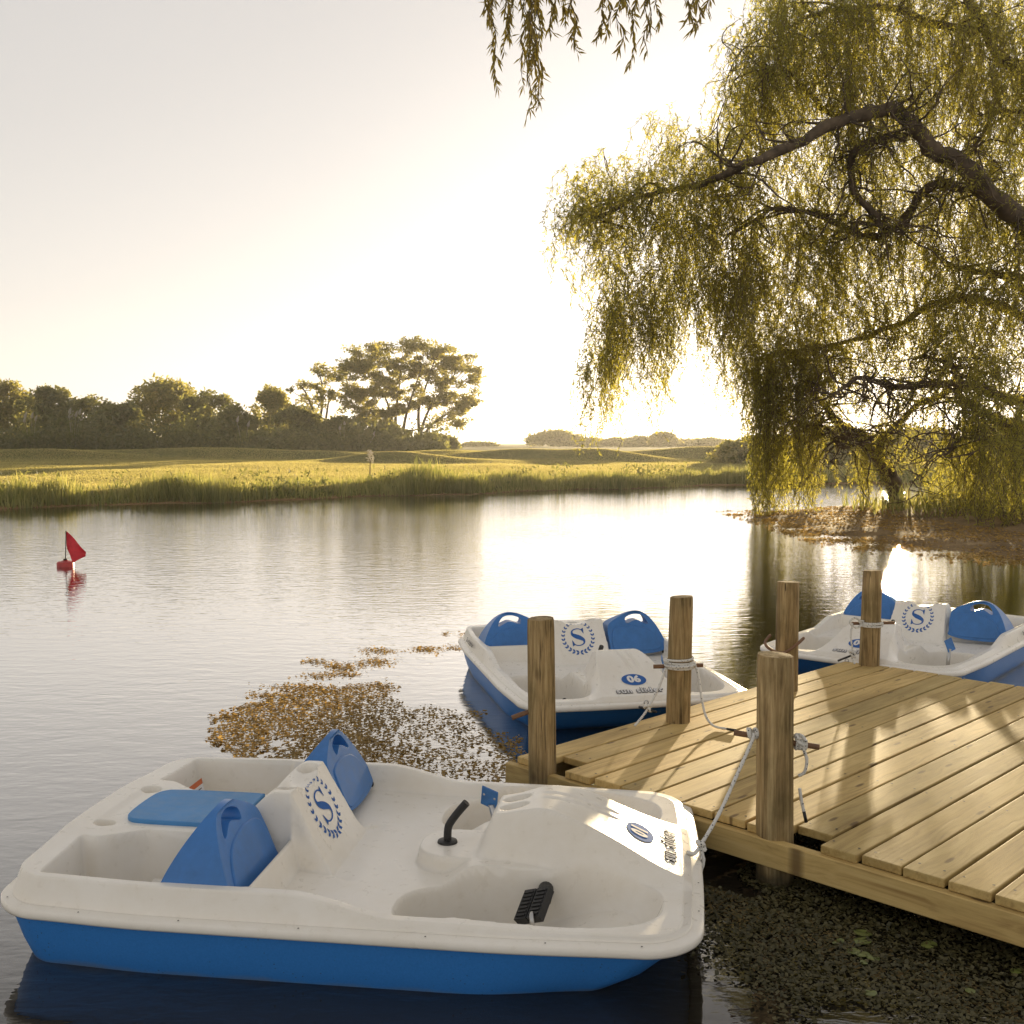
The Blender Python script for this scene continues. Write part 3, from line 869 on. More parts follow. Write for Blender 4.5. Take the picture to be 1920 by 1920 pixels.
# undergrowth filling the foot of the treeline
uy = rng.uniform(93, 97, 17000); ux = (rng.uniform(-120, 840, 17000) - 960) / FPX * uy
uz = ground_z(ux, uy) + np.abs(rng.normal(0, 1.0, 17000)) * (1 + .5 * vnoise(ux * .6, uy * .6, 8))
V, Q = leaf_quads(np.stack([ux, uy, uz], -1), rng.normal(0, 1, (17000, 3)), rng.uniform(.25, .55, 17000), rng.uniform(.12, .3, 17000))
o = link('undergrowth', np_mesh('undergrowth', V, [Q], False, np.repeat(rng.uniform(0, .6, 17000), 4)), M['bush_leaf'])
tag(o, 'dark undergrowth along the foot of the treeline', 'undergrowth', kind='stuff')

FAR = [(1040, 205, 808, 52, 'long low clump of bushes at the left of the far skyline'), (1105, 210, 822, 30, 'small bush in the far skyline right of the long clump'),
       (1155, 205, 824, 30, 'flat small bush in the middle of the far skyline'), (1200, 208, 820, 26, 'small bush left of the pointed bush on the far skyline'),
       (1245, 200, 810, 26, 'pointed bush standing tallest on the far skyline'), (1290, 210, 826, 26, 'low bush right of the pointed skyline bush'),
       (1330, 205, 824, 34, 'small bush on the skyline just left of the willow curtain'), (900, 210, 832, 30, 'thin line of scrub on the skyline right of the umbrella tree')]
for px, Y, tp, hw, lb in FAR:
    bush_tree('skyline_bush', lb, 'bush', 'bushes on the far skyline', px, Y, tp, hw, 'tree_leaf', .55, .6, False)
for px, Y, tp, hw, lb in [(1420, 74, 820, 70, 'bush behind the left willow curtain'), (1560, 70, 800, 90, 'brownish bush seen through the willow left of the leaning trunk'), (1720, 72, 805, 95, 'bush behind the leaning willow trunk'),
                          (1880, 66, 790, 110, 'bush behind the willow at the right edge'), (2060, 70, 780, 120, 'bush beyond the right edge')]:
    bush_tree('shore_bush', lb, 'bush', 'bushes behind the willow', px, Y, tp, hw, 'tree_leaf', 1.0, .34, True)

def fan_tree(name, label, px, Y, base_py, stems, pads, seed_r=.25, outline=None):
    x = (px - 960) / FPX * Y; z = float(ground_z(x, Y))
    root = empty(name, (x, Y, z)); tag(root, label, 'tree', 'trees across the water')
    lo = np.array((x, Y, z))
    tips = []
    first = True
    for st in stems:
        P = catmull([pt(a, b, Y + dy) for a, b, dy in st], 6) - lo
        P[0, 2] = -.2
        MB().tube(P, np.linspace(.17, .04, len(P)), 7, False).build('trunk' if first else 'stem', M['farbark'], root, True); first = False
        tips.append(P)
    br = MB(); blobs = []
    pads = list(pads)
    if outline is not None:
        ol = np.array(outline, float)
        while len(pads) < 190:
            a, b = rng.uniform(ol[:, 0].min(), ol[:, 0].max()), rng.uniform(ol[:, 1].min(), ol[:, 1].max())
            if poly_sd(ol, a, b)[0] > 0 and vnoise(np.array(a / 17.), np.array(b / 11.), 77) > -.45 - .35 * (b < 690): pads.append((a, b, rng.uniform(9, 17), rng.uniform(5, 9), 25))
    else:
     for _ in range(int(2.2 * len(pads))):
        a, b, wx, wz, m = pads[rng.integers(0, len(pads))]
        pads.append((a + rng.normal(0, 1.0) * wx, b + rng.normal(0, .9) * wz, wx * rng.uniform(.35, .8), wz * rng.uniform(.35, .8), int(m * .35)))
    for a, b, wx, wz, m in pads:
        c = np.array(pt(a, b, Y + rng.uniform(-2, 2))) - lo
        rx, rz = wx / FPX * Y, wz / FPX * Y
        # a branch from the nearest stem point that lies lower
        best = None
        for P in tips:
            for q in P[len(P) // 3:]:
                if q[2] < c[2] - .3:
                    dd = np.linalg.norm(q - c)
                    if best is None or dd < best[0]: best = (dd, q)
        if best:
            q = best[1]; md = (q + c) / 2 + np.array([0, 0, -.12 * best[0]])
            br.tube(catmull([q, md, c], 5), np.linspace(.045, .015, 11), 5, False)
        for _ in range(4):
            o = rng.normal(0, .45, 3) * np.array([rx, rx, rz])
            blobs.append((c + o, rx * rng.uniform(.45, .8), rx * .8, rz * rng.uniform(.5, .85), int(m * 1.7)))
    br.build('branches', M['farbark'], root, True)['kind'] = 'stuff'
    V, Q, A = clump_cloud(blobs, seed_r, 0)
    link('crown', np_mesh('crown', V, [Q], False, A), M['tree_leaf'], root)['kind'] = 'stuff'
b0 = [(742, 836, 0), (738, 800, 0)]
fan_tree('umbrella_tree', 'tall many-stemmed umbrella tree standing above the treeline', 745, 100, 840,
    [[(740, 838, 0), (736, 795, 0), (722, 745, .5), (690, 700, 1)], [(744, 838, 0), (742, 780, .5), (748, 730, 0), (752, 680, 0)], [(752, 838, -.5), (760, 785, -.5), (775, 735, -1), (790, 690, -1)],
     [(785, 832, 0), (795, 790, 0), (815, 750, 0), (845, 715, .5)], [(790, 832, .5), (806, 800, .5), (840, 775, .5), (880, 755, 1)], [(735, 838, .5), (712, 790, 1), (680, 755, 1), (655, 730, 1)], [(788, 834, 0), (785, 770, 0), (800, 720, 0), (815, 675, 0)]],
    [(690, 662, 26, 15, 60), (735, 655, 28, 14, 60), (790, 650, 28, 13, 60), (835, 662, 24, 14, 55), (660, 690, 26, 15, 60), (700, 700, 24, 13, 55), (750, 690, 24, 13, 50), (800, 690, 26, 12, 55), (850, 688, 26, 13, 55), (880, 690, 20, 10, 40),
     (640, 730, 22, 14, 50), (675, 735, 22, 12, 45), (715, 735, 16, 10, 30), (770, 735, 14, 9, 25), (825, 730, 20, 10, 40), (870, 740, 28, 10, 55), (890, 752, 18, 7, 30), (845, 775, 26, 12, 50), (820, 790, 24, 12, 45), (690, 770, 20, 10, 40), (655, 765, 16, 10, 35), (860, 795, 14, 8, 25)],
    outline=[(632, 700), (655, 668), (690, 648), (740, 645), (790, 638), (830, 650), (868, 660), (900, 682), (906, 704), (888, 718), (908, 742), (890, 764), (872, 764), (866, 800), (838, 792), (812, 760), (770, 770), (740, 790), (700, 800), (668, 792), (640, 770), (628, 735)])
fan_tree('open_crowned_tree', 'thin open tree between the treeline and the umbrella tree', 598, 99, 840,
    [[(598, 838, 0), (600, 790, 0), (606, 745, 0), (600, 700, 0)], [(600, 836, 0), (590, 780, .5), (575, 740, .5), (565, 725, .5)], [(602, 838, 0), (612, 780, 0), (618, 740, 0)]],
    [(598, 694, 16, 10, 40), (612, 712, 14, 10, 35), (575, 720, 15, 10, 35), (600, 735, 18, 10, 40), (565, 748, 14, 10, 35), (610, 755, 14, 9, 30), (585, 770, 18, 10, 40), (618, 735, 9, 7, 20)])

# pampas grass clumps with pale plumes in front of the trees
def pampas(px, Y, hpx, nbl, plumes, label):
    x = (px - 960) / FPX * Y; z = float(ground_z(x, Y))
    root = empty('pampas_grass', (x, Y, z)); tag(root, label, 'plant', 'pampas grass clumps')
    n = nbl; hh = hpx / FPX * Y
    a = rng.uniform(0, 6.28, n); r = rng.uniform(0, .5, n)
    P = np.stack([np.cos(a) * r, np.sin(a) * r, np.zeros(n)], -1)
    V, Q, T, A = blades(P, rng.uniform(.6, 1, n) * hh * .8, np.full(n, .06), lean=.55)
    link('blades', np_mesh('blades', V, [Q, T], False, A * .5), M['reed'], root)['kind'] = 'stuff'
    for k in range(plumes):
        e = Vector((rng.uniform(-.9, .9), rng.uniform(-.3, .3), hh * rng.uniform(.8, 1.05)))
        mb = MB(); Pp = catmull([(e.x * .2, e.y * .2, 0), (e.x * .6, e.y * .6, e.z * .6), (e.x, e.y, e.z)], 6)
        mb.tube(Pp, .015, 4, False)
        Pl = catmull([e, e + Vector((.05, 0, .28)), e + Vector((.16, 0, .55))], 5)
        mb.tube(Pl, np.array([.03, .09, .12, .13, .12, .11, .09, .07, .05, .03, .01]), 6)
        mb.build('plume', M['plume'], root, True)
for a in [(62, 94, 66, 130, 4, 'pampas clump with several cream plumes at the left of the treeline'), (138, 94, 70, 150, 6, 'pampas clump with the thickest cream plumes, second from the left'),
          (325, 94, 40, 110, 0, 'low pampas tuft without plumes below the dome-shaped tree'), (392, 94, 58, 160, 0, 'wide grey-green pampas clump without plumes'),
          (458, 94, 56, 120, 2, 'pampas clump with two narrow plumes in the middle of the treeline'), (645, 94, 52, 120, 2, 'pampas clump at the left foot of the umbrella tree'), (685, 94, 34, 90, 1, 'small pampas clump with one short plume near the umbrella tree')]:
    pampas(*a)

# lone sapling on the far bank
xs_, Ys_ = (693 - 960) / FPX * 46, 46
rt = empty('sapling', (xs_, Ys_, float(ground_z(xs_, Ys_)))); tag(rt, 'lone small sapling on a thin stem at the far water edge', 'sapling')
zt = pt(693, 862, 46).z - rt.location.z
MB().tube([(0, 0, -.1), (.02, 0, zt * .5), (.03, 0, zt)], [.03, .025, .02], 6).build('stem', M['farbark'], rt, True)
V, Q, A = clump_cloud([((.04, 0, zt + .1), .16, .16, .26, 130), ((.0, 0, zt + .32), .1, .1, .12, 40)], .09, 0)
link('crown', np_mesh('crown', V, [Q], False, A), M['plume'], rt)['kind'] = 'stuff'

# ------------------------------------------------------------------ the landing
S2 = math.sqrt(.5)
E1 = Vector((S2, S2, 0)); E2 = Vector((S2, -S2, 0))     # along the planks, across them
DZ = .24
def dk(s, t, z=0):   # s along planks from the near edge, t across from the left edge
    s0, t0 = 5.675 * S2, -5.63 * S2
    p = E1 * (s + s0) + E2 * (t + t0)
    return Vector((p.x, p.y, z))
landing = empty('landing_stage', dk(0, 0, 0), R(45))
tag(landing, 'low wooden landing stage of pale planks at lower right', 'jetty')
PLN, PW, PIT = 3.60, .163, .1775
pm = [bevel_box('plank', (PLN, PW + dw, .036), .005, 2) for dw in (0, -.003, .003)]
nails = MB()
def nail(x, y, z):
    a = np.linspace(0, 2 * np.pi, 6, endpoint=False)
    V = np.stack([x + .0062 * np.cos(a), y + .0062 * np.sin(a), np.full(6, z)], -1)
    nails.add(V, [[[0, 1, 2, 3, 4, 5]]])
for k in range(31):
    t = PIT * (k + .5)
    jit = rng.uniform(-.012, .012)
    short = .165 if k == 1 else (.12 if k == 9 else 0)
    o = link('plank', pm[k % 3], M['plank'], landing)
    sx = (PLN - short) / PLN
    o.scale = (sx, 1, 1)
    # landing local frame: x along planks, y to the left of them
    flip = math.pi * (k % 2)
    o.location = (short + jit + (PLN - short) / 2, -t, DZ - .018 + rng.uniform(-.0015, .0015))
    o.rotation_euler = (rng.uniform(-.004, .004), rng.uniform(-.0006, .0006), flip + rng.uniform(-.0012, .0012))
    for jx in (.07, .95, 1.85, 2.75, 3.52):
        for s_ in (-1, 1):
            nail(jx + rng.uniform(-.012, .012) + (short if jx < .1 else 0), -t + s_ * .052 + rng.uniform(-.008, .008), DZ + .0028)
pm_mat = M['plank']
o = nails.build('nails', M['dark'], landing); o['kind'] = 'stuff'
def beam(x0, x1, y0, y1, z0, z1, name='beam'):
    o = link(name, bevel_box(name, (x1 - x0, abs(y1 - y0), z1 - z0), .004), M['plank'], landing)
    if abs(y1 - y0) > (x1 - x0):
        me = bevel_box(name, (abs(y1 - y0), x1 - x0, z1 - z0), .004); o.data = me; me.materials.append(M['plank'])
        o.rotation_euler = (0, 0, math.pi / 2)
    o.location = ((x0 + x1) / 2, (y0 + y1) / 2, (z0 + z1) / 2)
    return o
beam(-.035, .012, -5.6, .0 + .05, .085, DZ - .0385, 'fascia_board')
beam(3.56, 3.605, -5.6, .02, .085, DZ - .0385, 'fascia_board')
beam(.06, 3.55, -.10, -.055, .085, DZ - .0385, 'side_beam')
beam(.06, 3.55, -5.5, -5.455, .085, DZ - .0385, 'side_beam')
for jx in (.95, 1.85, 2.75): beam(jx - .025, jx + .025, -5.42, -.13, .09, DZ - .0385, 'joist')

def make_post(x, y, dia, top, lean, label, pegs=(), seed=0):
    r_ = np.random.default_rng(100 + seed)
    root = empty('mooring_post', (x, y, 0)); tag(root, label, 'post', 'mooring posts')
    n = 28; k = 26; zs = np.linspace(-.5, top, k)
    a = np.linspace(0, 2 * np.pi, n, endpoint=False)
    V = []
    for z in zs:
        r = dia / 2 * (1.04 - .05 * (z / top)) * (1 + .018 * np.sin(2 * a + seed + z) + .012 * np.sin(5 * a + 3 * z + seed) + .008 * np.sin(9 * a - 2 * z))
        if z == zs[-1]: r = r * .975
        V.append(np.stack([r * np.cos(a) + lean[0] * z, r * np.sin(a) + lean[1] * z, np.full(n, z)], -1))
    V.append(np.stack([dia / 2 * .93 * np.cos(a) + lean[0] * top, dia / 2 * .93 * np.sin(a) + lean[1] * top, top + .006 + .004 * np.sin(a + seed)], -1))
    V.append(np.array([[lean[0] * top, lean[1] * top, top + .008]]))
    V = np.vstack(V); k += 1
    i = np.arange(k - 1)[:, None] * n; j = np.arange(n)[None, :]; j2 = (j + 1) % n
    Q = np.stack([i + j, i + j2, i + n + j2, i + n + j], -1).reshape(-1, 4)
    jj = np.arange(n); T = np.stack([np.full(n, k * n), (k - 1) * n + jj, (k - 1) * n + (jj + 1) % n], -1)
    link('log', np_mesh('log', V, [Q, T], True, None, R(50)), M['post'], root)
    for (ang, z, l0, l1, tilt) in pegs:
        d = Vector((math.cos(ang), math.sin(ang), tilt))
        c = Vector((lean[0] * z, lean[1] * z, z))
        MB().tube([c - d * l0, c, c + d * l1], .0125, 10).build('peg', M['peg'], root, True, R(40))
    return root
make_post(.16, 5.51, .138, .995, (-.012, .0), 'log post at the near left corner of the landing with one low peg', [(R(185), .60 - .06, -.02, .155, -.35)], 1)
make_post(.985, 6.37, .138, .985, (.020, .0), 'log post at the left side of the landing with rope wound round its peg', [(R(180), .575, .14, .155, -.03)], 2)
make_post(2.67, 8.02, .142, .945, (.018, 0), 'log post at the far corner of the landing, standing before the third boat', [(R(0), .555, .14, .175, .02)], 3)
make_post(1.845, 7.20, .150, .965, (.004, 0), 'log post behind the front post, with a bent metal hook', [], 4)
make_post(1.145, 4.605, .158, .985, (-.014, .0), 'thickest log post at the near edge of the landing, pegs on both sides', [(R(-12), .62, .175, .185, -.12)], 5)
# bent hook on the fourth post
hk = [o for o in bpy.data.objects if o.name.startswith('mooring_post')][3]
MB().tube(catmull([(.10, -.05, .60), (.03, -.12, .565), (-.06, -.15, .52), (-.135, -.10, .535), (-.15, -.02, .565), (-.10, .05, .60)], 6), .010, 8).build('hook', M['peg'], hk, True)

# ------------------------------------------------------------------ pedal boats
XS, BL, HB = -.095, 2.46, .83       # stern and bow ends, half width of the flange
def rr_half(x, x0, x1, W, r0, r1):
    """half width of a rounded rectangle at x"""
    x = np.asarray(x, float)
    a = np.clip((x - x0) / r0, 0, 1); b = np.clip((x1 - x) / r1, 0, 1)
    return W - r0 * (1 - np.sqrt(np.maximum(0, 1 - (1 - a) ** 2))) - r1 * (1 - np.sqrt(np.maximum(0, 1 - (1 - b) ** 2)))
def bwarp(x, y):
    t = np.clip(np.abs(y) / .8, 0, 1)
    return x - .06 * (1 - t ** 2) * smst(.6, -.1, x) + .03 * (1 - t ** 2) * smst(1.8, 2.4, x)
INS = .075
def deck_half(x): return rr_half(x, XS + INS, BL - INS, HB - INS, .13, .13) - .03 * smst(.55, .0, x) - .03 * smst(1.7, 2.4, x)
def gunwale(x):
    return .335 - .070 * smst(1.02, 1.42, x) - .012 * smst(1.5, 2.3, x)
def sell(x, y, cx, cy, a, b, e=2.5):
    return (np.abs((x - cx) / a) ** e + np.abs((y - cy) / b) ** e) ** (1 / e)
def H(x, y):
    x = np.asarray(x, float); y = np.asarray(y, float); ay = np.abs(y)
    dh = deck_half(x) - ay
    z = gunwale(x) + .012 * smst(.25, .05, x) * smst(.5, .2, ay)
    # cockpit floor and seats
    ck = smst(.035, .060, dh) * smst(.86, .90, x) * smst(1.62, 1.46, x)
    seat = .185 + .012 * smst(1.35, .95, x) + .02 * (ay / .7) ** 2
    z = z * (1 - ck) + seat * ck
    bk = smst(.035, .07, dh) * smst(.52, .55, x) * smst(.87, .83, x)
    z = z * (1 - bk) + .238 * bk
    # rear foot wells
    rw = smst(.075, .100, x) * smst(.555, .53, x) * smst(.030, .052, dh) * smst(.245, .268, ay + .10 * smst(.42, .12, x) * 0 - .10 * smst(.30, .12, x))
    z = z * (1 - rw) + .055 * rw
    # moulded ledge in the wells
    lg = smst(.30, .33, x) * smst(.585, .56, x) * smst(.245, .29, ay) * smst(.34, .31, ay)
    z = z + .10 * lg * rw
    # console behind the seats
    zc = .338 + .167 * smst(.58, .80, x)
    zc = zc - .035 * np.clip(1 - (ay / .13) ** 2, 0, 1) * smst(.60, .72, x)
    face = .505 - 1.85 * (x - .858)
    foot = .250 - 1.35 * (x - .996) + 2.7 * np.maximum(0, x - .996) ** 2
    zf = np.where(x < .996, face, np.maximum(foot, .19))
    zc = np.where(x < .858, zc, np.minimum(zc, zf))
    hw = .215 + .02 * smst(.86, .99, x) + .05 * smst(1.0, 1.12, x)
    cm = np.clip((hw + .022 - ay) / .02, 0, 1) * smst(.06, .10, x) * smst(1.16, 1.08, x)
    z = z * (1 - cm) + np.maximum(zc, z * 0 + .185) * cm
    # front foot wells
    for sgn in (-1, 1):
        q = sell(x, y, 1.835, sgn * .478, .485, .238, 2.7)
        tq = np.clip((1 - q) / .17, 0, 1); fw = 1 - (1 - tq) ** 2.0
        z = z * (1 - fw) + (-.005 + .16 * smst(1.62, 2.25, x)) * fw
    # bow console: low platform, then the hump
    pl = smst(1.0, .92, sell(x, y, 1.53, 0, .20, .165, 2.6))
    z = z * (1 - pl) + np.maximum(z, .253) * pl
    zh = .25 + .175 * smst(1.575, 1.68, x) + .045 * smst(1.66, 1.90, x) - .205 * smst(1.82, 2.46, x) ** 1.15
    hh = .10 + .015 * smst(1.6, 1.7, x) + .095 * smst(1.70, 2.15, x) + .065 * smst(2.1, 2.42, x)
    hm = np.clip((hh + .075 - ay) / .075, 0, 1) ** 1.25 * smst(1.565, 1.60, x) * smst(2.47, 2.40, x)
    z = np.where(hm > 0, np.maximum(z, z * (1 - hm) + zh * hm), z)
    # crescent ribs on the top of the hump, on its port side
    core = smst(hh - .012, hh - .030, ay) * smst(1.84, 1.90, x) * smst(2.17, 2.06, x)
    for k, (o0, o1) in enumerate([(.055, .50), (.0, .44)]):
        yc = o0 + .20 * np.maximum(0, x - 1.78 - .08 * k) ** 1.0 * .55
        st = smst(yc - .028, yc - .020, y) * smst(yc + .004, yc - .003, y)
        z = z - .011 * st * core
    # cup holders
    for cx, cy, r, dpt in ((.815, .135, .043, .06), (.815, -.135, .043, .06), (.105, .21, .040, .06), (.105, -.21, .040, .06)):
        q = np.hypot(x - cx, y - cy)
        z = z - dpt * smst(r, r - .010, q)
    for cy in (-.048, .048):
        z = z - .05 * smst(1.0, .86, sell(x, y, 1.742, cy, .058, .036, 2.2))
    return z
def surf(x, y, dz=0.0):
    return np.stack([bwarp(x, y), np.asarray(y, float), H(x, y) + dz], -1)

def deck_mesh():
    nx, ny = 430, 310
    s = np.linspace(0, 1, nx)
    s = .55 * s + .45 * (.5 - .5 * np.cos(np.pi * s))
    xs = XS + INS + (BL - XS - 2 * INS) * s
    t = np.linspace(-1, 1, ny)
    X, Tt = np.meshgrid(xs, t)
    Yv = Tt * deck_half(X)
    V = np.stack([bwarp(X, Yv), Yv, H(X, Yv)], -1)
    Q = grid_faces(nx, ny)
    # boundary loop, counter-clockwise
    idx = np.arange(nx * ny).reshape(ny, nx)
    loop = np.concatenate([idx[0, :-1], idx[:-1, -1], idx[-1, :0:-1], idx[:0:-1, 0]])
    V = V.reshape(-1, 3)
    bp = V[loop]
    return V, Q, loop, bp
def outline_normals(bp):
    t = np.roll(bp[:, :2], -3, 0) - np.roll(bp[:, :2], 3, 0)
    nrm = np.stack([t[:, 1], -t[:, 0]], -1)
    nrm /= np.linalg.norm(nrm, axis=1)[:, None] + 1e-9
    return nrm
FZ = .232
def loft(rings):
    k, n = len(rings), len(rings[0])
    V = np.vstack(rings)
    i = np.arange(k - 1)[:, None] * n; j = np.arange(n)[None, :]; j2 = (j + 1) % n
    return V, np.stack([i + n + j, i + n + j2, i + j2, i + j], -1).reshape(-1, 4)

def s_glyph():
    """a high-contrast serif S as outline strips in the unit square"""
    path = catmull([(.30, .36), (.12, .47), (-.12, .47), (-.31, .36), (-.31, .17), (-.14, .06), (.12, -.05), (.31, -.18), (.31, -.36), (.12, -.475), (-.14, -.475), (-.32, -.34)], 7)
    n = len(path); u = np.linspace(0, 1, n)
    wd = .024 + .105 * np.exp(-((u - .5) / .17) ** 2)
    T = np.gradient(path, axis=0); T /= np.linalg.norm(T, axis=1)[:, None]
    N = np.stack([-T[:, 1], T[:, 0]], -1)
    A, B = path + N * wd[:, None], path - N * wd[:, None]
    V = np.vstack([A, B]); i = np.arange(n - 1)
    Q = np.stack([i, i + 1, n + i + 1, n + i], -1)
    V2 = np.array([(.20, .44), (.33, .20), (.35, .20), (.345, .53), (.325, .53), (.30, .47), (-.20, -.44), (-.345, -.18), (-.365, -.18), (-.355, -.53), (-.335, -.53), (-.31, -.48)])
    T2 = np.array([[0, 1, 2], [0, 2, 3], [0, 3, 4], [0, 4, 5], [6, 7, 8], [6, 8, 9], [6, 9, 10], [6, 10, 11]])
    return V, Q, V2, T2
def wreath():
    """pairs of laurel leaves round an ellipse, unit half-height"""
    V, T = [], []
    for sgn in (-1, 1):
        for k in range(12):
            a = R(-88 + 15.2 * k)
            c = np.array([math.cos(a) * sgn * .96, math.sin(a)])
            tg = np.array([-math.sin(a) * sgn, math.cos(a)])
            for s2 in (-1, 1):
                sz = .27 * (1 - .035 * k)
                ang = s2 * .62
                d = np.array([tg[0] * math.cos(ang) - tg[1] * math.sin(ang), tg[0] * math.sin(ang) + tg[1] * math.cos(ang)])
                nn = np.array([-d[1], d[0]])
                b = len(V)
                V += [c, c + d * sz * .45 + nn * sz * .26, c + d * sz, c + d * sz * .45 - nn * sz * .26]
                T += [[b, b + 1, b + 2], [b, b + 2, b + 3]]
    return np.array(V), np.array(T)

def fit_to_deck(name, P2, polys, mat, parent, dz=.002, mapf=None):
    X, Y_ = mapf(P2)
    return link(name, np_mesh(name, surf(X, Y_, dz), polys), mat, parent)

def text_mesh(s, size, offset=0.0, shear=0.0, spacing=1.0, res=3):
    cu = bpy.data.curves.new('lettering', 'FONT'); cu.body = s; cu.size = size; cu.offset = offset
    cu.align_x = 'CENTER'; cu.align_y = 'CENTER'; cu.shear = shear; cu.space_character = spacing; cu.resolution_u = res
    ob = bpy.data.objects.new('lettering', cu); col.objects.link(ob)
    dg = bpy.context.evaluated_depsgraph_get(); dg.update()
    me = bpy.data.meshes.new_from_object(ob.evaluated_get(dg))
    bpy.data.objects.remove(ob); bpy.data.curves.remove(cu)
    V = np.zeros(len(me.vertices) * 3); me.vertices.foreach_get('co', V)
    F = [list(p.vertices) for p in me.polygons]
    bpy.data.meshes.remove(me)
    bm = bmesh.new()
    vs = [bm.verts.new((x, y, 0)) for x, y in V.reshape(-1, 3)[:, :2]]
    for f in F:
        try: bm.faces.new([vs[i] for i in f])
        except ValueError: pass
    bmesh.ops.triangulate(bm, faces=bm.faces)
    for _ in range(3):
        le = [e for e in bm.edges if e.calc_length() > .011]
        if le: bmesh.ops.subdivide_edges(bm, edges=le, cuts=1); bmesh.ops.triangulate(bm, faces=bm.faces)
    bm.verts.index_update()
    V = np.array([v.co[:2] for v in bm.verts]); F = [[v.index for v in f.verts] for f in bm.faces]
    bm.free()
    return V, F
def poly_mesh(name, V, F):
    me = bpy.data.meshes.new(name); me.from_pydata([tuple(v) for v in V], [], F); me.update(); return me

def curve2d(outer, holes, ext, bev):
    cu = bpy.data.curves.new('profile', 'CURVE'); cu.dimensions = '2D'; cu.fill_mode = 'BOTH'
    for L in [outer] + holes:
        sp = cu.splines.new('POLY'); sp.points.add(len(L) - 1); sp.use_cyclic_u = True
        sp.points.foreach_set('co', np.hstack([L, np.zeros((len(L), 1)), np.ones((len(L), 1))]).astype(np.float32).ravel())
    cu.extrude = ext; cu.bevel_depth = bev; cu.bevel_resolution = 2; cu.offset = -bev
    ob = bpy.data.objects.new('profile', cu); col.objects.link(ob)
    dg = bpy.context.evaluated_depsgraph_get(); dg.update()
    me = bpy.data.meshes.new_from_object(ob.evaluated_get(dg))
    bpy.data.objects.remove(ob); bpy.data.curves.remove(cu)
    V = np.zeros(len(me.vertices) * 3); me.vertices.foreach_get('co', V)
    return me, V.reshape(-1, 3)

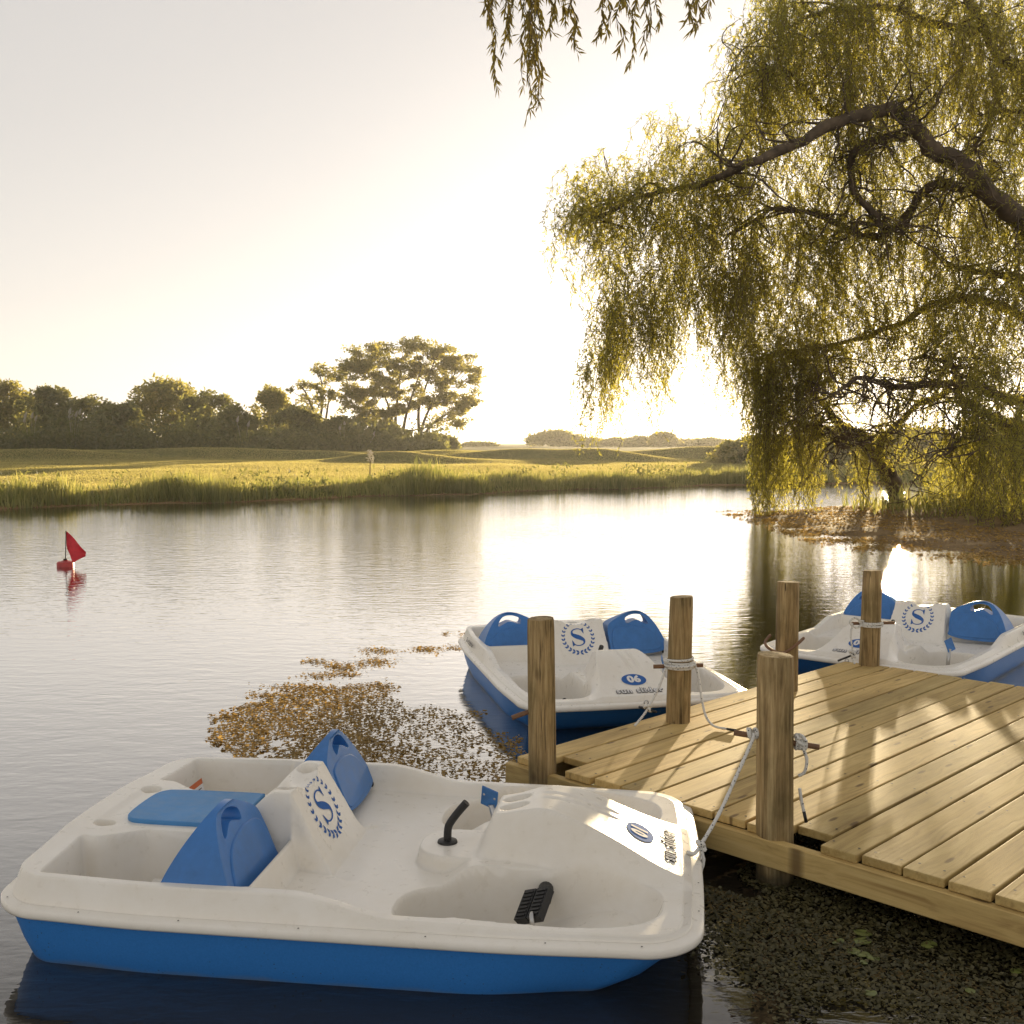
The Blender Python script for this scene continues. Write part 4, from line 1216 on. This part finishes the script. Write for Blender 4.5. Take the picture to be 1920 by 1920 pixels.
def make_boat():
    root = empty('pedal_boat')
    V, Q, loop, bp = deck_mesh()
    N = outline_normals(bp)
    def ring(off, z):
        r = np.empty_like(bp); r[:, :2] = bp[:, :2] + N * off; r[:, 2] = z; return r
    gz = bp[:, 2]
    rings = [bp, ring(.005, gz - .002), ring(.009, gz - .009), ring(.034, np.maximum(FZ + .020, gz - .08)), ring(.038, np.full(len(bp), FZ + .010))]
    VL, QL = loft(rings)
    mb = MB(); mb.add(V, [Q]); 
    # weld the skirt to the deck edge by reusing the deck's boundary vertices
    n = len(loop); nd = len(V)
    remap = np.concatenate([loop, nd + np.arange(len(VL) - n)])
    Vall = np.vstack([V, VL[n:]])
    QL = remap[QL]
    link('deck_moulding', np_mesh('deck_moulding', Vall, [Q, QL], True, None, R(130)), M['white'], root)
    VL, QL = loft([ring(.034, np.full(n, FZ + .010)), ring(.072, np.full(n, FZ + .006)), ring(.079, np.full(n, FZ + .000)), ring(.079, np.full(n, FZ - .020)), ring(.074, np.full(n, FZ - .028)), ring(.035, np.full(n, FZ - .029))])
    link('rim', np_mesh('rim', VL, [QL], True, None, R(60)), M['white'], root)
    sc_ = MB()
    for k in range(9, n, 64):
        q = ring(.060, np.full(n, FZ + .0105))[k]
        a6 = np.linspace(0, 2 * np.pi, 8, endpoint=False)
        sc_.add(np.stack([q[0] + .0035 * np.cos(a6), q[1] + .0035 * np.sin(a6), np.full(8, q[2])], -1), [[list(range(8))]])
    sc_.build('rim_screws', M['dark'], root)['kind'] = 'stuff'
    # hull: sides fall inward, bow raked
    def hring(off, z, rake):
        r = ring(off, z); fx = smst(1.55, 2.45, r[:, 0]); r[:, 0] -= rake * fx; fs = smst(.6, 0, r[:, 0]); r[:, 0] += .12 * max(0, FZ - z) * fs
        r[:, 1] *= 1 - .35 * rake * fx; return r
    VL, QL = loft([hring(.048, FZ - .026, 0.02), hring(.040, .16, .06), hring(.022, .08, .13), hring(-.005, 0., .24), hring(-.05, -.07, .40), hring(-.20, -.13, .55)])
    link('hull', np_mesh('hull', VL, [QL], True, None, R(60)), M['hull'], root)
    # backrests: wedge-shaped shells with a hand slot
    for sgn in (1, -1):
        o_ = np.array([(.272, .262), (.265, .30), (.258, .40), (.275, .468), (.37, .522), (.46, .556), (.535, .558), (.605, .522), (.665, .45), (.712, .36), (.73, .30), (.715, .262), (.60, .240), (.40, .240)])
        out = catmull(o_, 5, True)
        slot = catmull([(.415, .478), (.420, .512), (.49, .535), (.56, .522), (.598, .470), (.585, .456), (.51, .490), (.435, .470)], 5, True)
        out[:, 0] *= sgn; slot[:, 0] *= sgn
        me, P = curve2d(out, [slot], .5, .012)
        d = np.clip(P[:, 2] / .512, -1, 1) * .5 + .5
        z = P[:, 1]; xf = .885 - .46 * (z - .26); xb = .578 + .16 * np.clip((z - .26) / .30, 0, 1) ** 1.45
        xf = np.maximum(xf, xb + .03)
        sh = .07 if sgn > 0 else -.055
        nv = np.stack([xb + (xf - xb) * d + sh, P[:, 0], z], -1)
        me.vertices.foreach_set('co', nv.ravel().astype(np.float32)); me.update()
        bm = bmesh.new(); bm.from_mesh(me); bmesh.ops.remove_doubles(bm, verts=bm.verts, dist=.0004); bmesh.ops.recalc_face_normals(bm, faces=bm.faces); bm.to_mesh(me); bm.free()
        me.polygons.foreach_set('use_smooth', np.ones(len(me.polygons), dtype=bool)); me.set_sharp_from_angle(angle=R(32))
        me.name = 'backrest'; me.materials.clear()
        b = link('backrest', me, M['blue'], root)
        inn = catmull([(.30, .275), (.292, .40), (.33, .440), (.46, .450), (.60, .415), (.675, .32), (.66, .272), (.48, .262)], 5, True); inn[:, 0] *= sgn
        me, P = curve2d(inn, [], .004, .005)
        z = P[:, 1]; nv = np.stack([.885 + sh - .46 * (z - .26) + P[:, 2] - .001, P[:, 0], z], -1)
        me.vertices.foreach_set('co', nv.ravel().astype(np.float32)); me.update(); me.materials.clear()
        me.polygons.foreach_set('use_smooth', np.ones(len(me.polygons), dtype=bool)); me.set_sharp_from_angle(angle=R(32))
        link('back_panel', me, M['blue'], b)
        # pivot of the backrest on the side wall
        MB().tube([(.868 + sh, sgn * .70, .245), (.868 + sh, sgn * .735, .245)], .020, 12).build('pivot', M['black'], b, True, R(40))
    # cooler lid
    lo = catmull([(.16, -.10), (.185, -.17), (.25, -.19), (.45, -.195), (.585, -.19), (.60, -.15), (.60, .15), (.585, .19), (.45, .195), (.25, .19), (.185, .17), (.16, .10)], 5, True)
    me, P = curve2d(lo, [], .006, .005)
    nv = np.stack([bwarp(P[:, 0], P[:, 1]), P[:, 1], .345 + P[:, 2]], -1); me.vertices.foreach_set('co', nv.ravel().astype(np.float32)); me.update(); me.materials.clear()
    link('cooler_lid', me, M['lid'], root)
    # tiller
    z0 = .253
    tl = empty('tiller', parent=root)
    MB().tube(catmull([(1.455, 0, z0), (1.457, 0, z0 + .055), (1.468, 0, z0 + .085), (1.50, 0, z0 + .13), (1.535, -.0, z0 + .172)], 5), .0165, 14).build('grip', M['black'], tl, True, R(50))
    MB().lathe([(.001, z0 + .012), (.030, z0 + .012), (.040, z0 + .008), (.042, z0 + .001), (.042, z0 - .006)], 24, (1.455, 0, 0)).build('collar', M['black'], tl, True, R(30))
    # pedals on cranked rods
    for sgn in (-1, 1):
        pd = empty('pedal', parent=root)
        c = Vector((1.86, sgn * .40, .185)) if sgn < 0 else Vector((1.95, sgn * .40, .175))
        rot = Matrix.Rotation(R(24), 4, 'X') @ Matrix.Rotation(R(-34), 4, 'Y') @ Matrix.Rotation(R(-16), 4, 'Z')
        mb = MB()
        for hx in (-1, 1):
            cc = c + rot @ Vector((hx * .032, 0, 0))
            mb.box(cc, (.058, .130, .034), rot)
            for q in range(7):
                mb.box(c + rot @ Vector((hx * .032, -.051 + q * .017, .0185)), (.044, .008, .006), rot)
        mb.build('tread', M['black'], pd)
        rod = catmull([c + Vector((0, -sgn * -.065, 0)), c + Vector((0, sgn * .085, -.004)), c + Vector((.004, sgn * .10, -.03)), c + Vector((.008, sgn * .102, -.14))], 5)
        MB().tube(rod, .009, 10).build('crank', M['metal'], pd, True)
        MB().tube([c + Vector((.03, -sgn * .055, .0)), c + Vector((.03, -sgn * .16, .0))], .030, 16).build('bearing', M['black'], pd, True, R(40))
    # upright blue plate on a stem in the port foot well
    fp = empty('foot_plate', parent=root)
    rot = Matrix.Rotation(R(66), 4, 'Z') @ Matrix.Rotation(R(-15), 4, 'Y') @ Matrix.Rotation(R(14), 4, 'X')
    pc = Vector((1.56, .47, .285))
    me = bevel_box('plate', (.008, .085, .10), .003, 2)
    o = link('plate', me, M['blue'], fp); o.location = pc; o.rotation_euler = rot.to_euler()
    MB().tube([pc + Vector((.01, 0, -.03)), pc + Vector((.05, 0, -.20))], .016, 8).build('stem', M['metal'], fp, True)
    for sy in (-1, 1):
        s = MB().lathe([(.0005, .003), (.005, .002), (.006, 0)], 10).build('screw', M['metal'], fp)
        s.location = pc + rot @ Vector((-.004, sy * .028, .01)); s.rotation_euler = (rot @ Matrix.Rotation(R(-90), 4, 'Y')).to_euler()
    # mooring eye
    a = np.linspace(0, 2 * np.pi, 17)
    MB().tube([(2.492, .014 * math.cos(t), FZ + .010 + .014 * math.sin(t)) for t in a], .004, 8, False).build('mooring_eye', M['metal'], root, True)
    # emblem on the console face
    ex, cosS = .926, 1 / math.hypot(1, 1.85)
    EH = .125
    mp = lambda P2: (ex - P2[:, 1] * EH * cosS, P2[:, 0] * EH)
    em = empty('emblem', parent=root)
    wV, wT = wreath()
    fit_to_deck('laurel_wreath', wV, [wT], M['decal'], em, .0035, mp)
    V1, Q1, V2, T2 = s_glyph()
    allV = np.vstack([V1, V2]) * 1.12
    fit_to_deck('letter', allV, [Q1, T2 + len(V1)], M['decal'], em, .0045, mp)
    # name on the bow
    lx = 2.335
    for nm, off, mt, dz in (('outline_lettering', .0058, 'decalk', .003), ('lettering', .0020, 'decalw', .0046)):
        tV, tF = text_mesh('sun slider', .074, off, 0, 1.18)
        xs_s = np.sort(tV[:, 0]); gi = int(np.argmax(np.diff(xs_s))); cut = (xs_s[gi] + xs_s[gi + 1]) / 2
        for half in (0, 1):
            F2 = [f for f in tF if (tV[f[0], 0] > cut) == bool(half)]
            use = sorted({i for f in F2 for i in f}); mp_ = {v: i for i, v in enumerate(use)}
            W = tV[use]
            link(nm, poly_mesh(nm, surf(lx - W[:, 1], W[:, 0] * .92, dz), [[mp_[i] for i in f] for f in F2]), M[mt], root)
    # warning label in the stern
    lb = empty('warning_label', parent=root)
    def patch(name, y0, y1, q0, q1, mt, o):
        p = [(.175 - .030 * q - bwarp(0, .5) * 0 + o, y, .155 + .13 * q) for q, y in ((q0, y0), (q0, y1), (q1, y1), (q1, y0))]
        return link(name, np_mesh(name, np.array(p), [[[0, 1, 2, 3]]]), M[mt], lb)
    patch('sheet', .42, .56, 0, .8, 'decalw', 0); patch('stripe', .42, .56, .81, 1.0, 'orange', 0)
    for q in range(6): patch('print_line', .435, .435 + .05 + .05 * (q % 3 > 0), .1 + q * .115, .13 + q * .115, 'decalk', .002)
    return root
def badge(root, digits):
    bx0, ry, rx = 2.225, .085, .052
    a = np.linspace(0, 2 * np.pi, 40, endpoint=False)
    rr = np.concatenate([[0.0], np.repeat(np.arange(1, 11) / 10, 40)]); aa = np.concatenate([[0], np.tile(a, 10)])
    X = bx0 + rx * rr * np.sin(aa); Yv = ry * rr * np.cos(aa)
    j = np.arange(40); T = np.stack([np.zeros(40, int), 1 + j, 1 + (j + 1) % 40], -1)
    Q = np.vstack([np.stack([1 + 40 * k + j, 1 + 40 * (k + 1) + j, 1 + 40 * (k + 1) + (j + 1) % 40, 1 + 40 * k + (j + 1) % 40], -1) for k in range(9)])
    b = link('number_badge', np_mesh('number_badge', surf(X, Yv, .003), [T, Q]), M['decal'], root)
    tV, tF = text_mesh(digits, .080, .0042, 0, 1.05)
    link('digits', poly_mesh('digits', surf(bx0 - tV[:, 1], tV[:, 0] * 1.08, .0055), tF), M['decalw'], b)
def copy_tree(o, parent=None):
    c = o.copy(); col.objects.link(c)
    if parent is not None: c.parent = parent
    for ch in o.children: copy_tree(ch, c)
    return c
def side_script(root, sgn):
    tV, tF = text_mesh('Sundolphin', .075, .0006, .35, .95)
    u = tV[:, 0] * (1 if sgn < 0 else -1); q = tV[:, 1]
    x = .52 + u
    yo = deck_half(x) + .022 + .020 * (.5 - q / .08)
    z = gunwale(x) - .040 + q * .62
    link('script_lettering', poly_mesh('script_lettering', np.stack([bwarp(x, yo), sgn * (yo + .0055), z], -1), tF), M['decalk'], root)

boat = make_boat()
GRP = 'pedal boats moored at the landing'
b2 = copy_tree(boat); b3 = copy_tree(boat)
for bb in (b2, b3):
    for ch in bb.children:
        if ch.name.startswith('pedal'): ch.location.z -= .10
badge(boat, '01'); badge(b2, '06'); badge(b3, '04')
side_script(b2, -1); side_script(b3, 1)
tag(boat, 'white and blue pedal boat number 01, nearest and broadside in the foreground', 'pedal boat', GRP)
tag(b2, 'white and blue pedal boat number 06 behind the landing, bow facing the viewer', 'pedal boat', GRP)
tag(b3, 'white and blue pedal boat half hidden beyond the far corner of the landing', 'pedal boat', GRP)
def place(b, o, ang, roll=0, pit=0):
    b.location = (o[0], o[1], 0); b.rotation_mode = 'ZYX'; b.rotation_euler = (R(roll), R(pit), ang)
A1 = R(-7.4)
l = Vector((math.cos(A1), math.sin(A1))); w = Vector((-l.y, l.x))
nb = Vector((.6114, 3.4463))
place(boat, nb - 2.45 * l + HB * w, A1, .6, .2)
# boat 06: bow edge between (-.017,6.77) and (1.539,7.124)
A2 = math.atan2(-.975, .222)
l2 = Vector((math.cos(A2), math.sin(A2)))
place(b2, Vector((.855, 6.93)) - 2.45 * l2, A2, .3, .2)
A3 = math.atan2(-.775, -.632)
l3 = Vector((math.cos(A3), math.sin(A3)))
place(b3, Vector((2.57, 8.17)) - 2.45 * l3, A3, 0, .2)

# ------------------------------------------------------------------ ropes
def rope(label, *paths, r=.0085, tips=()):
    root = empty('mooring_rope', paths[0][0]); tag(root, label, 'rope', 'mooring ropes')
    lo = np.array(paths[0][0], float)
    for k, p in enumerate(paths):
        P = catmull(p, 8) - lo
        MB().tube(P, r * (1 + .10 * np.sin(np.arange(len(P)) * 1.9)), 8).build('strand' if k else 'line', M['rope'], root, True)
    for p in tips:
        MB().tube(np.array(p) - lo, r * 1.05, 8).build('whipped_end', M['black'], root, True)
    return root
def coil(c, r, z0, z1, turns, rr=.01, jig=.004):
    k = int(turns * 14); a = np.linspace(0, 2 * np.pi * turns, k)
    z = np.linspace(z0, z1, k) + jig * np.sin(a * .53 + 1)
    return [(c[0] + (r + .004 * math.sin(t * 1.7)) * math.cos(t), c[1] + (r + .004 * math.cos(t * 1.3)) * math.sin(t), zz) for t, zz in zip(a, z)]
def knot(c, s, seed):
    r_ = np.random.default_rng(seed)
    return [tuple(np.array(c) + s * np.array([math.cos(2.3 * t), math.sin(3.1 * t + seed), math.sin(1.9 * t)]) * r_.uniform(.7, 1.1)) for t in np.linspace(0, 6, 13)]
# boat 01 to the front post
p5 = (1.137, 4.605)
eye1 = Vector((boat.location.x, boat.location.y, 0)) + Vector((l.x, l.y, 0)) * 2.455; eye1.z = FZ + .01
pg = Vector((p5[0] - .095, p5[1] - .002, .648))
kn = eye1 + Vector((.035, .01, .03))
rope('white flecked rope from the bow of boat 01 to the front post',
     [tuple(pg + Vector((-.004, -.016, .006))), tuple(pg + Vector((-.01, -.03, -.02))), tuple(pg.lerp(kn, .3) + Vector((0, 0, -.030))), tuple(pg.lerp(kn, .65) + Vector((0, 0, -.035))), tuple(kn), tuple(eye1 + Vector((.004, .0, .0))), tuple(eye1 + Vector((-.015, -.005, .012))), tuple(eye1 + Vector((.01, -.02, .012))), tuple(kn)],
     knot(tuple(kn + Vector((.006, 0, .004))), .016, 3),
     [tuple(kn), tuple(kn + Vector((.012, -.02, -.05))), tuple(kn + Vector((-.004, -.03, -.11))), tuple(kn + Vector((-.006, -.035, -.19)))],
     [(pg.x + .016 * math.sin(t * 2.2) - .010 * t / 6, pg.y + .017 * math.cos(t * 4.2), pg.z + .018 * math.sin(t * 4.2)) for t in np.linspace(0, 6, 30)], r=.0075)
pr = Vector((p5[0] + .105, p5[1] - .018, .605))
rope('white flecked rope knotted on the right peg of the front post, dark end hanging',
     [(pr.x + .020 * math.sin(t * 1.1), pr.y + .018 * math.cos(t * 4.0), pr.z + .020 * math.sin(t * 4.0)) for t in np.linspace(0, 9, 46)],
     knot(tuple(pr + Vector((-.006, -.012, .02))), .022, 5),
     [tuple(pr + Vector((.004, -.018, -.01))), tuple(pr + Vector((.022, -.022, -.06))), tuple(pr + Vector((.014, -.02, -.115))), tuple(pr + Vector((-.008, -.01, -.135)))],
     [tuple(pr + Vector((-.004, -.012, -.19))), tuple(pr + Vector((.004, -.015, -.24))), tuple(pr + Vector((.014, -.02, -.29)))], r=.007,
     tips=([tuple(pr + Vector((.014, -.02, -.288))), tuple(pr + Vector((.024, -.024, -.335)))],))
# second post: rope wound above the peg, one end slanting to the left, one lying on the planks
c2 = (.985 + .0115, 6.37)
rope('white flecked rope wound round the second post, one end trailing on the planks',
     coil(c2, .082, .56, .625, 4.2),
     coil(c2, .090, .565, .61, 1.6),
     [(c2[0] - .085, c2[1] - .03, .57), (c2[0] - .13, c2[1] - .08, .47), (c2[0] - .20, c2[1] - .14, .36), (c2[0] - .24, c2[1] - .18, .315), (c2[0] - .29, c2[1] - .22, .27)],
     knot((c2[0] - .205, c2[1] - .145, .355), .020, 8),
     [(c2[0] + .085, c2[1] - .02, .60), (c2[0] + .105, c2[1] - .05, .52), (c2[0] + .115, c2[1] - .09, .42), (c2[0] + .135, c2[1] - .13, .31), (c2[0] + .175, c2[1] - .17, .258), (c2[0] + .245, c2[1] - .22, .252)], r=.0072,
     tips=([(c2[0] + .243, c2[1] - .219, .252), (c2[0] + .29, c2[1] - .25, .252)], [(c2[0] - .25, c2[1] - .10, .352), (c2[0] - .16, c2[1] - .19, .345)]))
c3 = (2.67 + .010, 8.02)
rope('white flecked rope wound round the far corner post and hanging to the third boat',
     coil(c3, .082, .53, .575, 3.6),
     [(c3[0] - .08, c3[1] - .03, .57), (c3[0] - .13, c3[1] - .04, .60), (c3[0] - .17, c3[1] - .04, .57), (c3[0] - .13, c3[1] - .05, .53), (c3[0] - .08, c3[1] - .05, .545)],
     [(c3[0] - .15, c3[1] - .04, .56), (c3[0] - .165, c3[1] - .06, .47), (c3[0] - .160, c3[1] - .08, .38), (c3[0] - .165, c3[1] - .10, .31), (c3[0] - .15, c3[1] - .12, .27)],
     knot((c3[0] - .162, c3[1] - .09, .34), .024, 11), r=.0072,
     tips=([(c3[0] - .27, c3[1] - .10, .29), (c3[0] - .15, c3[1] - .09, .335)],))

# ------------------------------------------------------------------ flag buoy
bu = empty('marker_buoy', (-6.86, 16.55, 0)); tag(bu, 'red marker buoy carrying a drooping red pennant out on the water', 'buoy')
MB().lathe([(.001, -.10), (.12, -.10), (.128, -.06), (.128, .055), (.118, .075), (.05, .088), (.03, .10), (.001, .10)], 26).build('float', M['redf'], bu, True, R(35))
MB().tube([(.0, 0, .09), (.012, 0, .33), (.02, 0, .55)], .0075, 8).build('pole', M['dark'], bu, True)
MB().lathe([(.018, .10), (.032, .104), (.032, .118), (.012, .125)], 16).build('collar', M['dark'], bu, True, R(35))
ft = .57
fl = []
for i in range(9):
    u = i / 8
    top = np.array([.018 + .30 * u, .02 * math.sin(u * 5), ft - .02 - .315 * u])
    bot = np.array([.018 + (.05 + .25 * u) * u ** .35 * .95, .035 * math.sin(u * 7 + 1), (.26 - .20 * math.sin(min(1, u * 1.9) * math.pi * .62) + .13 * max(0, u - .5) * 1.3) if u > 0 else .27])
    fl.append((top, bot))
Vf = []
for top, bot in fl:
    for q in np.linspace(0, 1, 5): 
        v = top * (1 - q) + bot * q; v[1] += .012 * math.sin(q * 6 + top[0] * 20); Vf.append(v)
Vf = np.array(Vf); Ff = grid_faces(5, 9)
Vb = Vf + (0, .004, 0)
link('pennant', np_mesh('pennant', np.vstack([Vf, Vb]), [np.vstack([Ff, Ff[:, ::-1] + len(Vf)])], True), M['red'], bu)

# ------------------------------------------------------------------ floating weed
def weed(name, P, size, mat, label, tilt=.25, lift=.02, z0=0.0):
    n = len(P)
    a = rng.uniform(0, 2 * np.pi, n)
    T = np.stack([np.cos(a), np.sin(a), rng.normal(0, tilt, n)], -1)
    S = np.stack([-np.sin(a), np.cos(a), rng.normal(0, tilt, n)], -1)
    L = size * rng.uniform(.5, 1.5, n); W = L * rng.uniform(.4, .9, n)
    C = np.stack([P[:, 0], P[:, 1], np.abs(rng.normal(0, lift, n)) + .006], -1)
    V = np.stack([C - T * L[:, None] / 2, C + S * W[:, None] / 2, C + T * L[:, None] / 2, C - S * W[:, None] / 2], 1).reshape(-1, 3)
    V[:, 2] = np.maximum(V[:, 2], .0025) + np.repeat(np.broadcast_to(z0, (n,)), 4)
    b = np.arange(n) * 4
    o = link(name, np_mesh(name, V, [np.stack([b, b + 1, b + 2, b + 3], -1)], False, np.repeat(rng.uniform(0, 1, n), 4)), mat)
    return tag(o, label, 'weed', kind='stuff')
# golden raft: scattered through an outline on the water (metres)
def wpt(px, py):
    p = Vector((0, 0, CAM_H)); q = pt(px, py, 10.0) - p
    t = -CAM_H / q.z
    return (p + q * t).to_2d()
raft = np.array([tuple(wpt(*q)) for q in [(415, 1440), (430, 1330), (520, 1300), (620, 1285), (720, 1275), (770, 1310), (860, 1350), (960, 1400), (1000, 1450), (900, 1470), (600, 1470)]])
n = 75000
lo, hi = raft.min(0), raft.max(0)
x = rng.uniform(lo[0] - .3, hi[0] + .3, n); y = rng.uniform(lo[1] - .3, hi[1] + .3, n)
sd = poly_sd(raft, x, y)
m_ = vnoise(x * 3.0, y * 2.4, 51) * .6 + vnoise(x * 8, y * 6, 52) * .45
m2 = vnoise(x * 26, y * 20, 53)
k = (sd + .22 * m_ + .06 * m2 > 0) & (.5 * m_ + .35 * m2 > -.30 - .3 * smst(0, .5, sd)) & (rng.uniform(0, 1, n) < .50 - .28 * smst(-1.05, -.55, x + .25 * (y - 7)))
P1_ = np.stack([x, y], -1)[k]
trail = []
for (cx, cy, rx, ry, m) in [(560, 1290, 60, 8, 260), (640, 1250, 45, 9, 240), (705, 1242, 35, 9, 200), (700, 1220, 25, 6, 90), (600, 1268, 40, 6, 120), (650, 1265, 30, 5, 90), (800, 1218, 30, 7, 160), (850, 1215, 20, 5, 60), (730, 1222, 22, 5, 60), (870, 1190, 18, 4, 40), (835, 1190, 10, 3, 20), (500, 1305, 40, 6, 120), (720, 1290, 25, 10, 120), (590, 1240, 30, 5, 100)]:
    for _ in range(int(m * 1.3)):
        trail.append(tuple(wpt(cx + rng.normal(0, .5) * rx, cy + rng.normal(0, .5) * ry)))
weed('floating_weed', np.vstack([P1_, np.array(trail)]), .024, M['weed'], 'raft of small golden-brown water plants floating behind the nearest boat', .26, .003)
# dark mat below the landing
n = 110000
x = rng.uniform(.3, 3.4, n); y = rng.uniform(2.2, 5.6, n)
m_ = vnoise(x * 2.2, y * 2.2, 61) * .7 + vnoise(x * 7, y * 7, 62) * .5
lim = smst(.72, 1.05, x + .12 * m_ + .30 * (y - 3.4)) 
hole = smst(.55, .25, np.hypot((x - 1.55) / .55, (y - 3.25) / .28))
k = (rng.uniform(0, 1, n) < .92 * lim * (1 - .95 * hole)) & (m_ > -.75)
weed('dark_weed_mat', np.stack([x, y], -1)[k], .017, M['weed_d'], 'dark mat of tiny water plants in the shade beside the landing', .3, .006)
# brown scum along the muddy bank
n = 60000
x = rng.uniform(5.6, 13, n); y = rng.uniform(15.5, 30.5, n)
sd = poly_sd(SP, x, y)
m_ = vnoise(x * 1.2, y * 3.0, 71)
k = (sd > -1.6 + .9 * m_) & (sd < 3.2) & (x < 13) & (rng.uniform(0, 1, n) < np.clip(.5 + .7 * m_ + sd * .35, 0, .8) * np.where(sd > .3, .35, 1))
bz = np.maximum(bank_z(x, y), 0)[k]
weed('shore_weed', np.stack([x, y], -1)[k], .06, M['weed'], 'brown floating weed fringing the muddy bank', .4, .006, bz)
# lily pads
for i, (px, py, r, lb) in enumerate([(1618, 1756, .036, 'largest yellow-green lily pad of the upper cluster'), (1617, 1771, .033, 'oval lily pad just below the largest one'), (1600, 1790, .026, 'lily pad in the left of the lower cluster'), (1618, 1796, .026, 'lily pad in the middle of the lower cluster'),
        (1637, 1803, .024, 'lily pad at the right of the lower cluster'), (1576, 1770, .015, 'small pale lily pad left of the cluster'), (1566, 1775, .012, 'tiny lily pad furthest left of the cluster'), (1620, 1811, .015, 'small lily pad lowest in the cluster'), (1742, 1778, .030, 'dull lily pad alone in the dark patch of water'),
        (1632, 1869, .022, 'pale lily pad alone near the bottom, left one'), (1819, 1865, .017, 'round pale lily pad alone near the bottom right'), (1905, 1828, .02, 'lily pad cut by the right edge')]):
    p = wpt(px, py)
    a = np.linspace(.25, 2 * np.pi - .25, 16)
    V = np.vstack([[0, 0, .004], np.stack([r * np.cos(a), r * np.sin(a), .003 + .05 * r * np.sin(3 * a + i)], -1)])
    V = np.vstack([V, V - (0, 0, .002)])
    j = np.arange(1, 16); T = np.stack([np.zeros(15, int), j, j + 1], -1)
    o = link('lily_pad', np_mesh('lily_pad', V, [np.vstack([T, T[:, ::-1] + 17])]), M['pad']); o.location = (p.x, p.y, .012); o.rotation_euler = (rng.uniform(-.12, .12), rng.uniform(-.12, .12), rng.uniform(0, 6))
    tag(o, lb, 'lily pad', 'lily pads beside the landing')
# ------------------------------------------------------------------ evening haze
hm_, hnt, ho = mat_new('evening_haze')
hv = hnt.nodes.new('ShaderNodeVolumePrincipled')
hv.inputs['Color'].default_value = (.96, .93, .88, 1); hv.inputs['Density'].default_value = .0004; hv.inputs['Anisotropy'].default_value = .55
hnt.links.new(hv.outputs[0], ho.inputs['Volume'])
hz = link('haze', bevel_box('haze', (970, 770, 25.5), .01), hm_, None, (0, 315, 10.25))
tag(hz, 'thin golden evening haze over the lake', 'haze', kind='stuff')
bpy.context.view_layer.update()
print('leaves', NWIL, 'tris', sum(len(o.data.loop_triangles) if o.type == 'MESH' else 0 for o in bpy.data.objects))
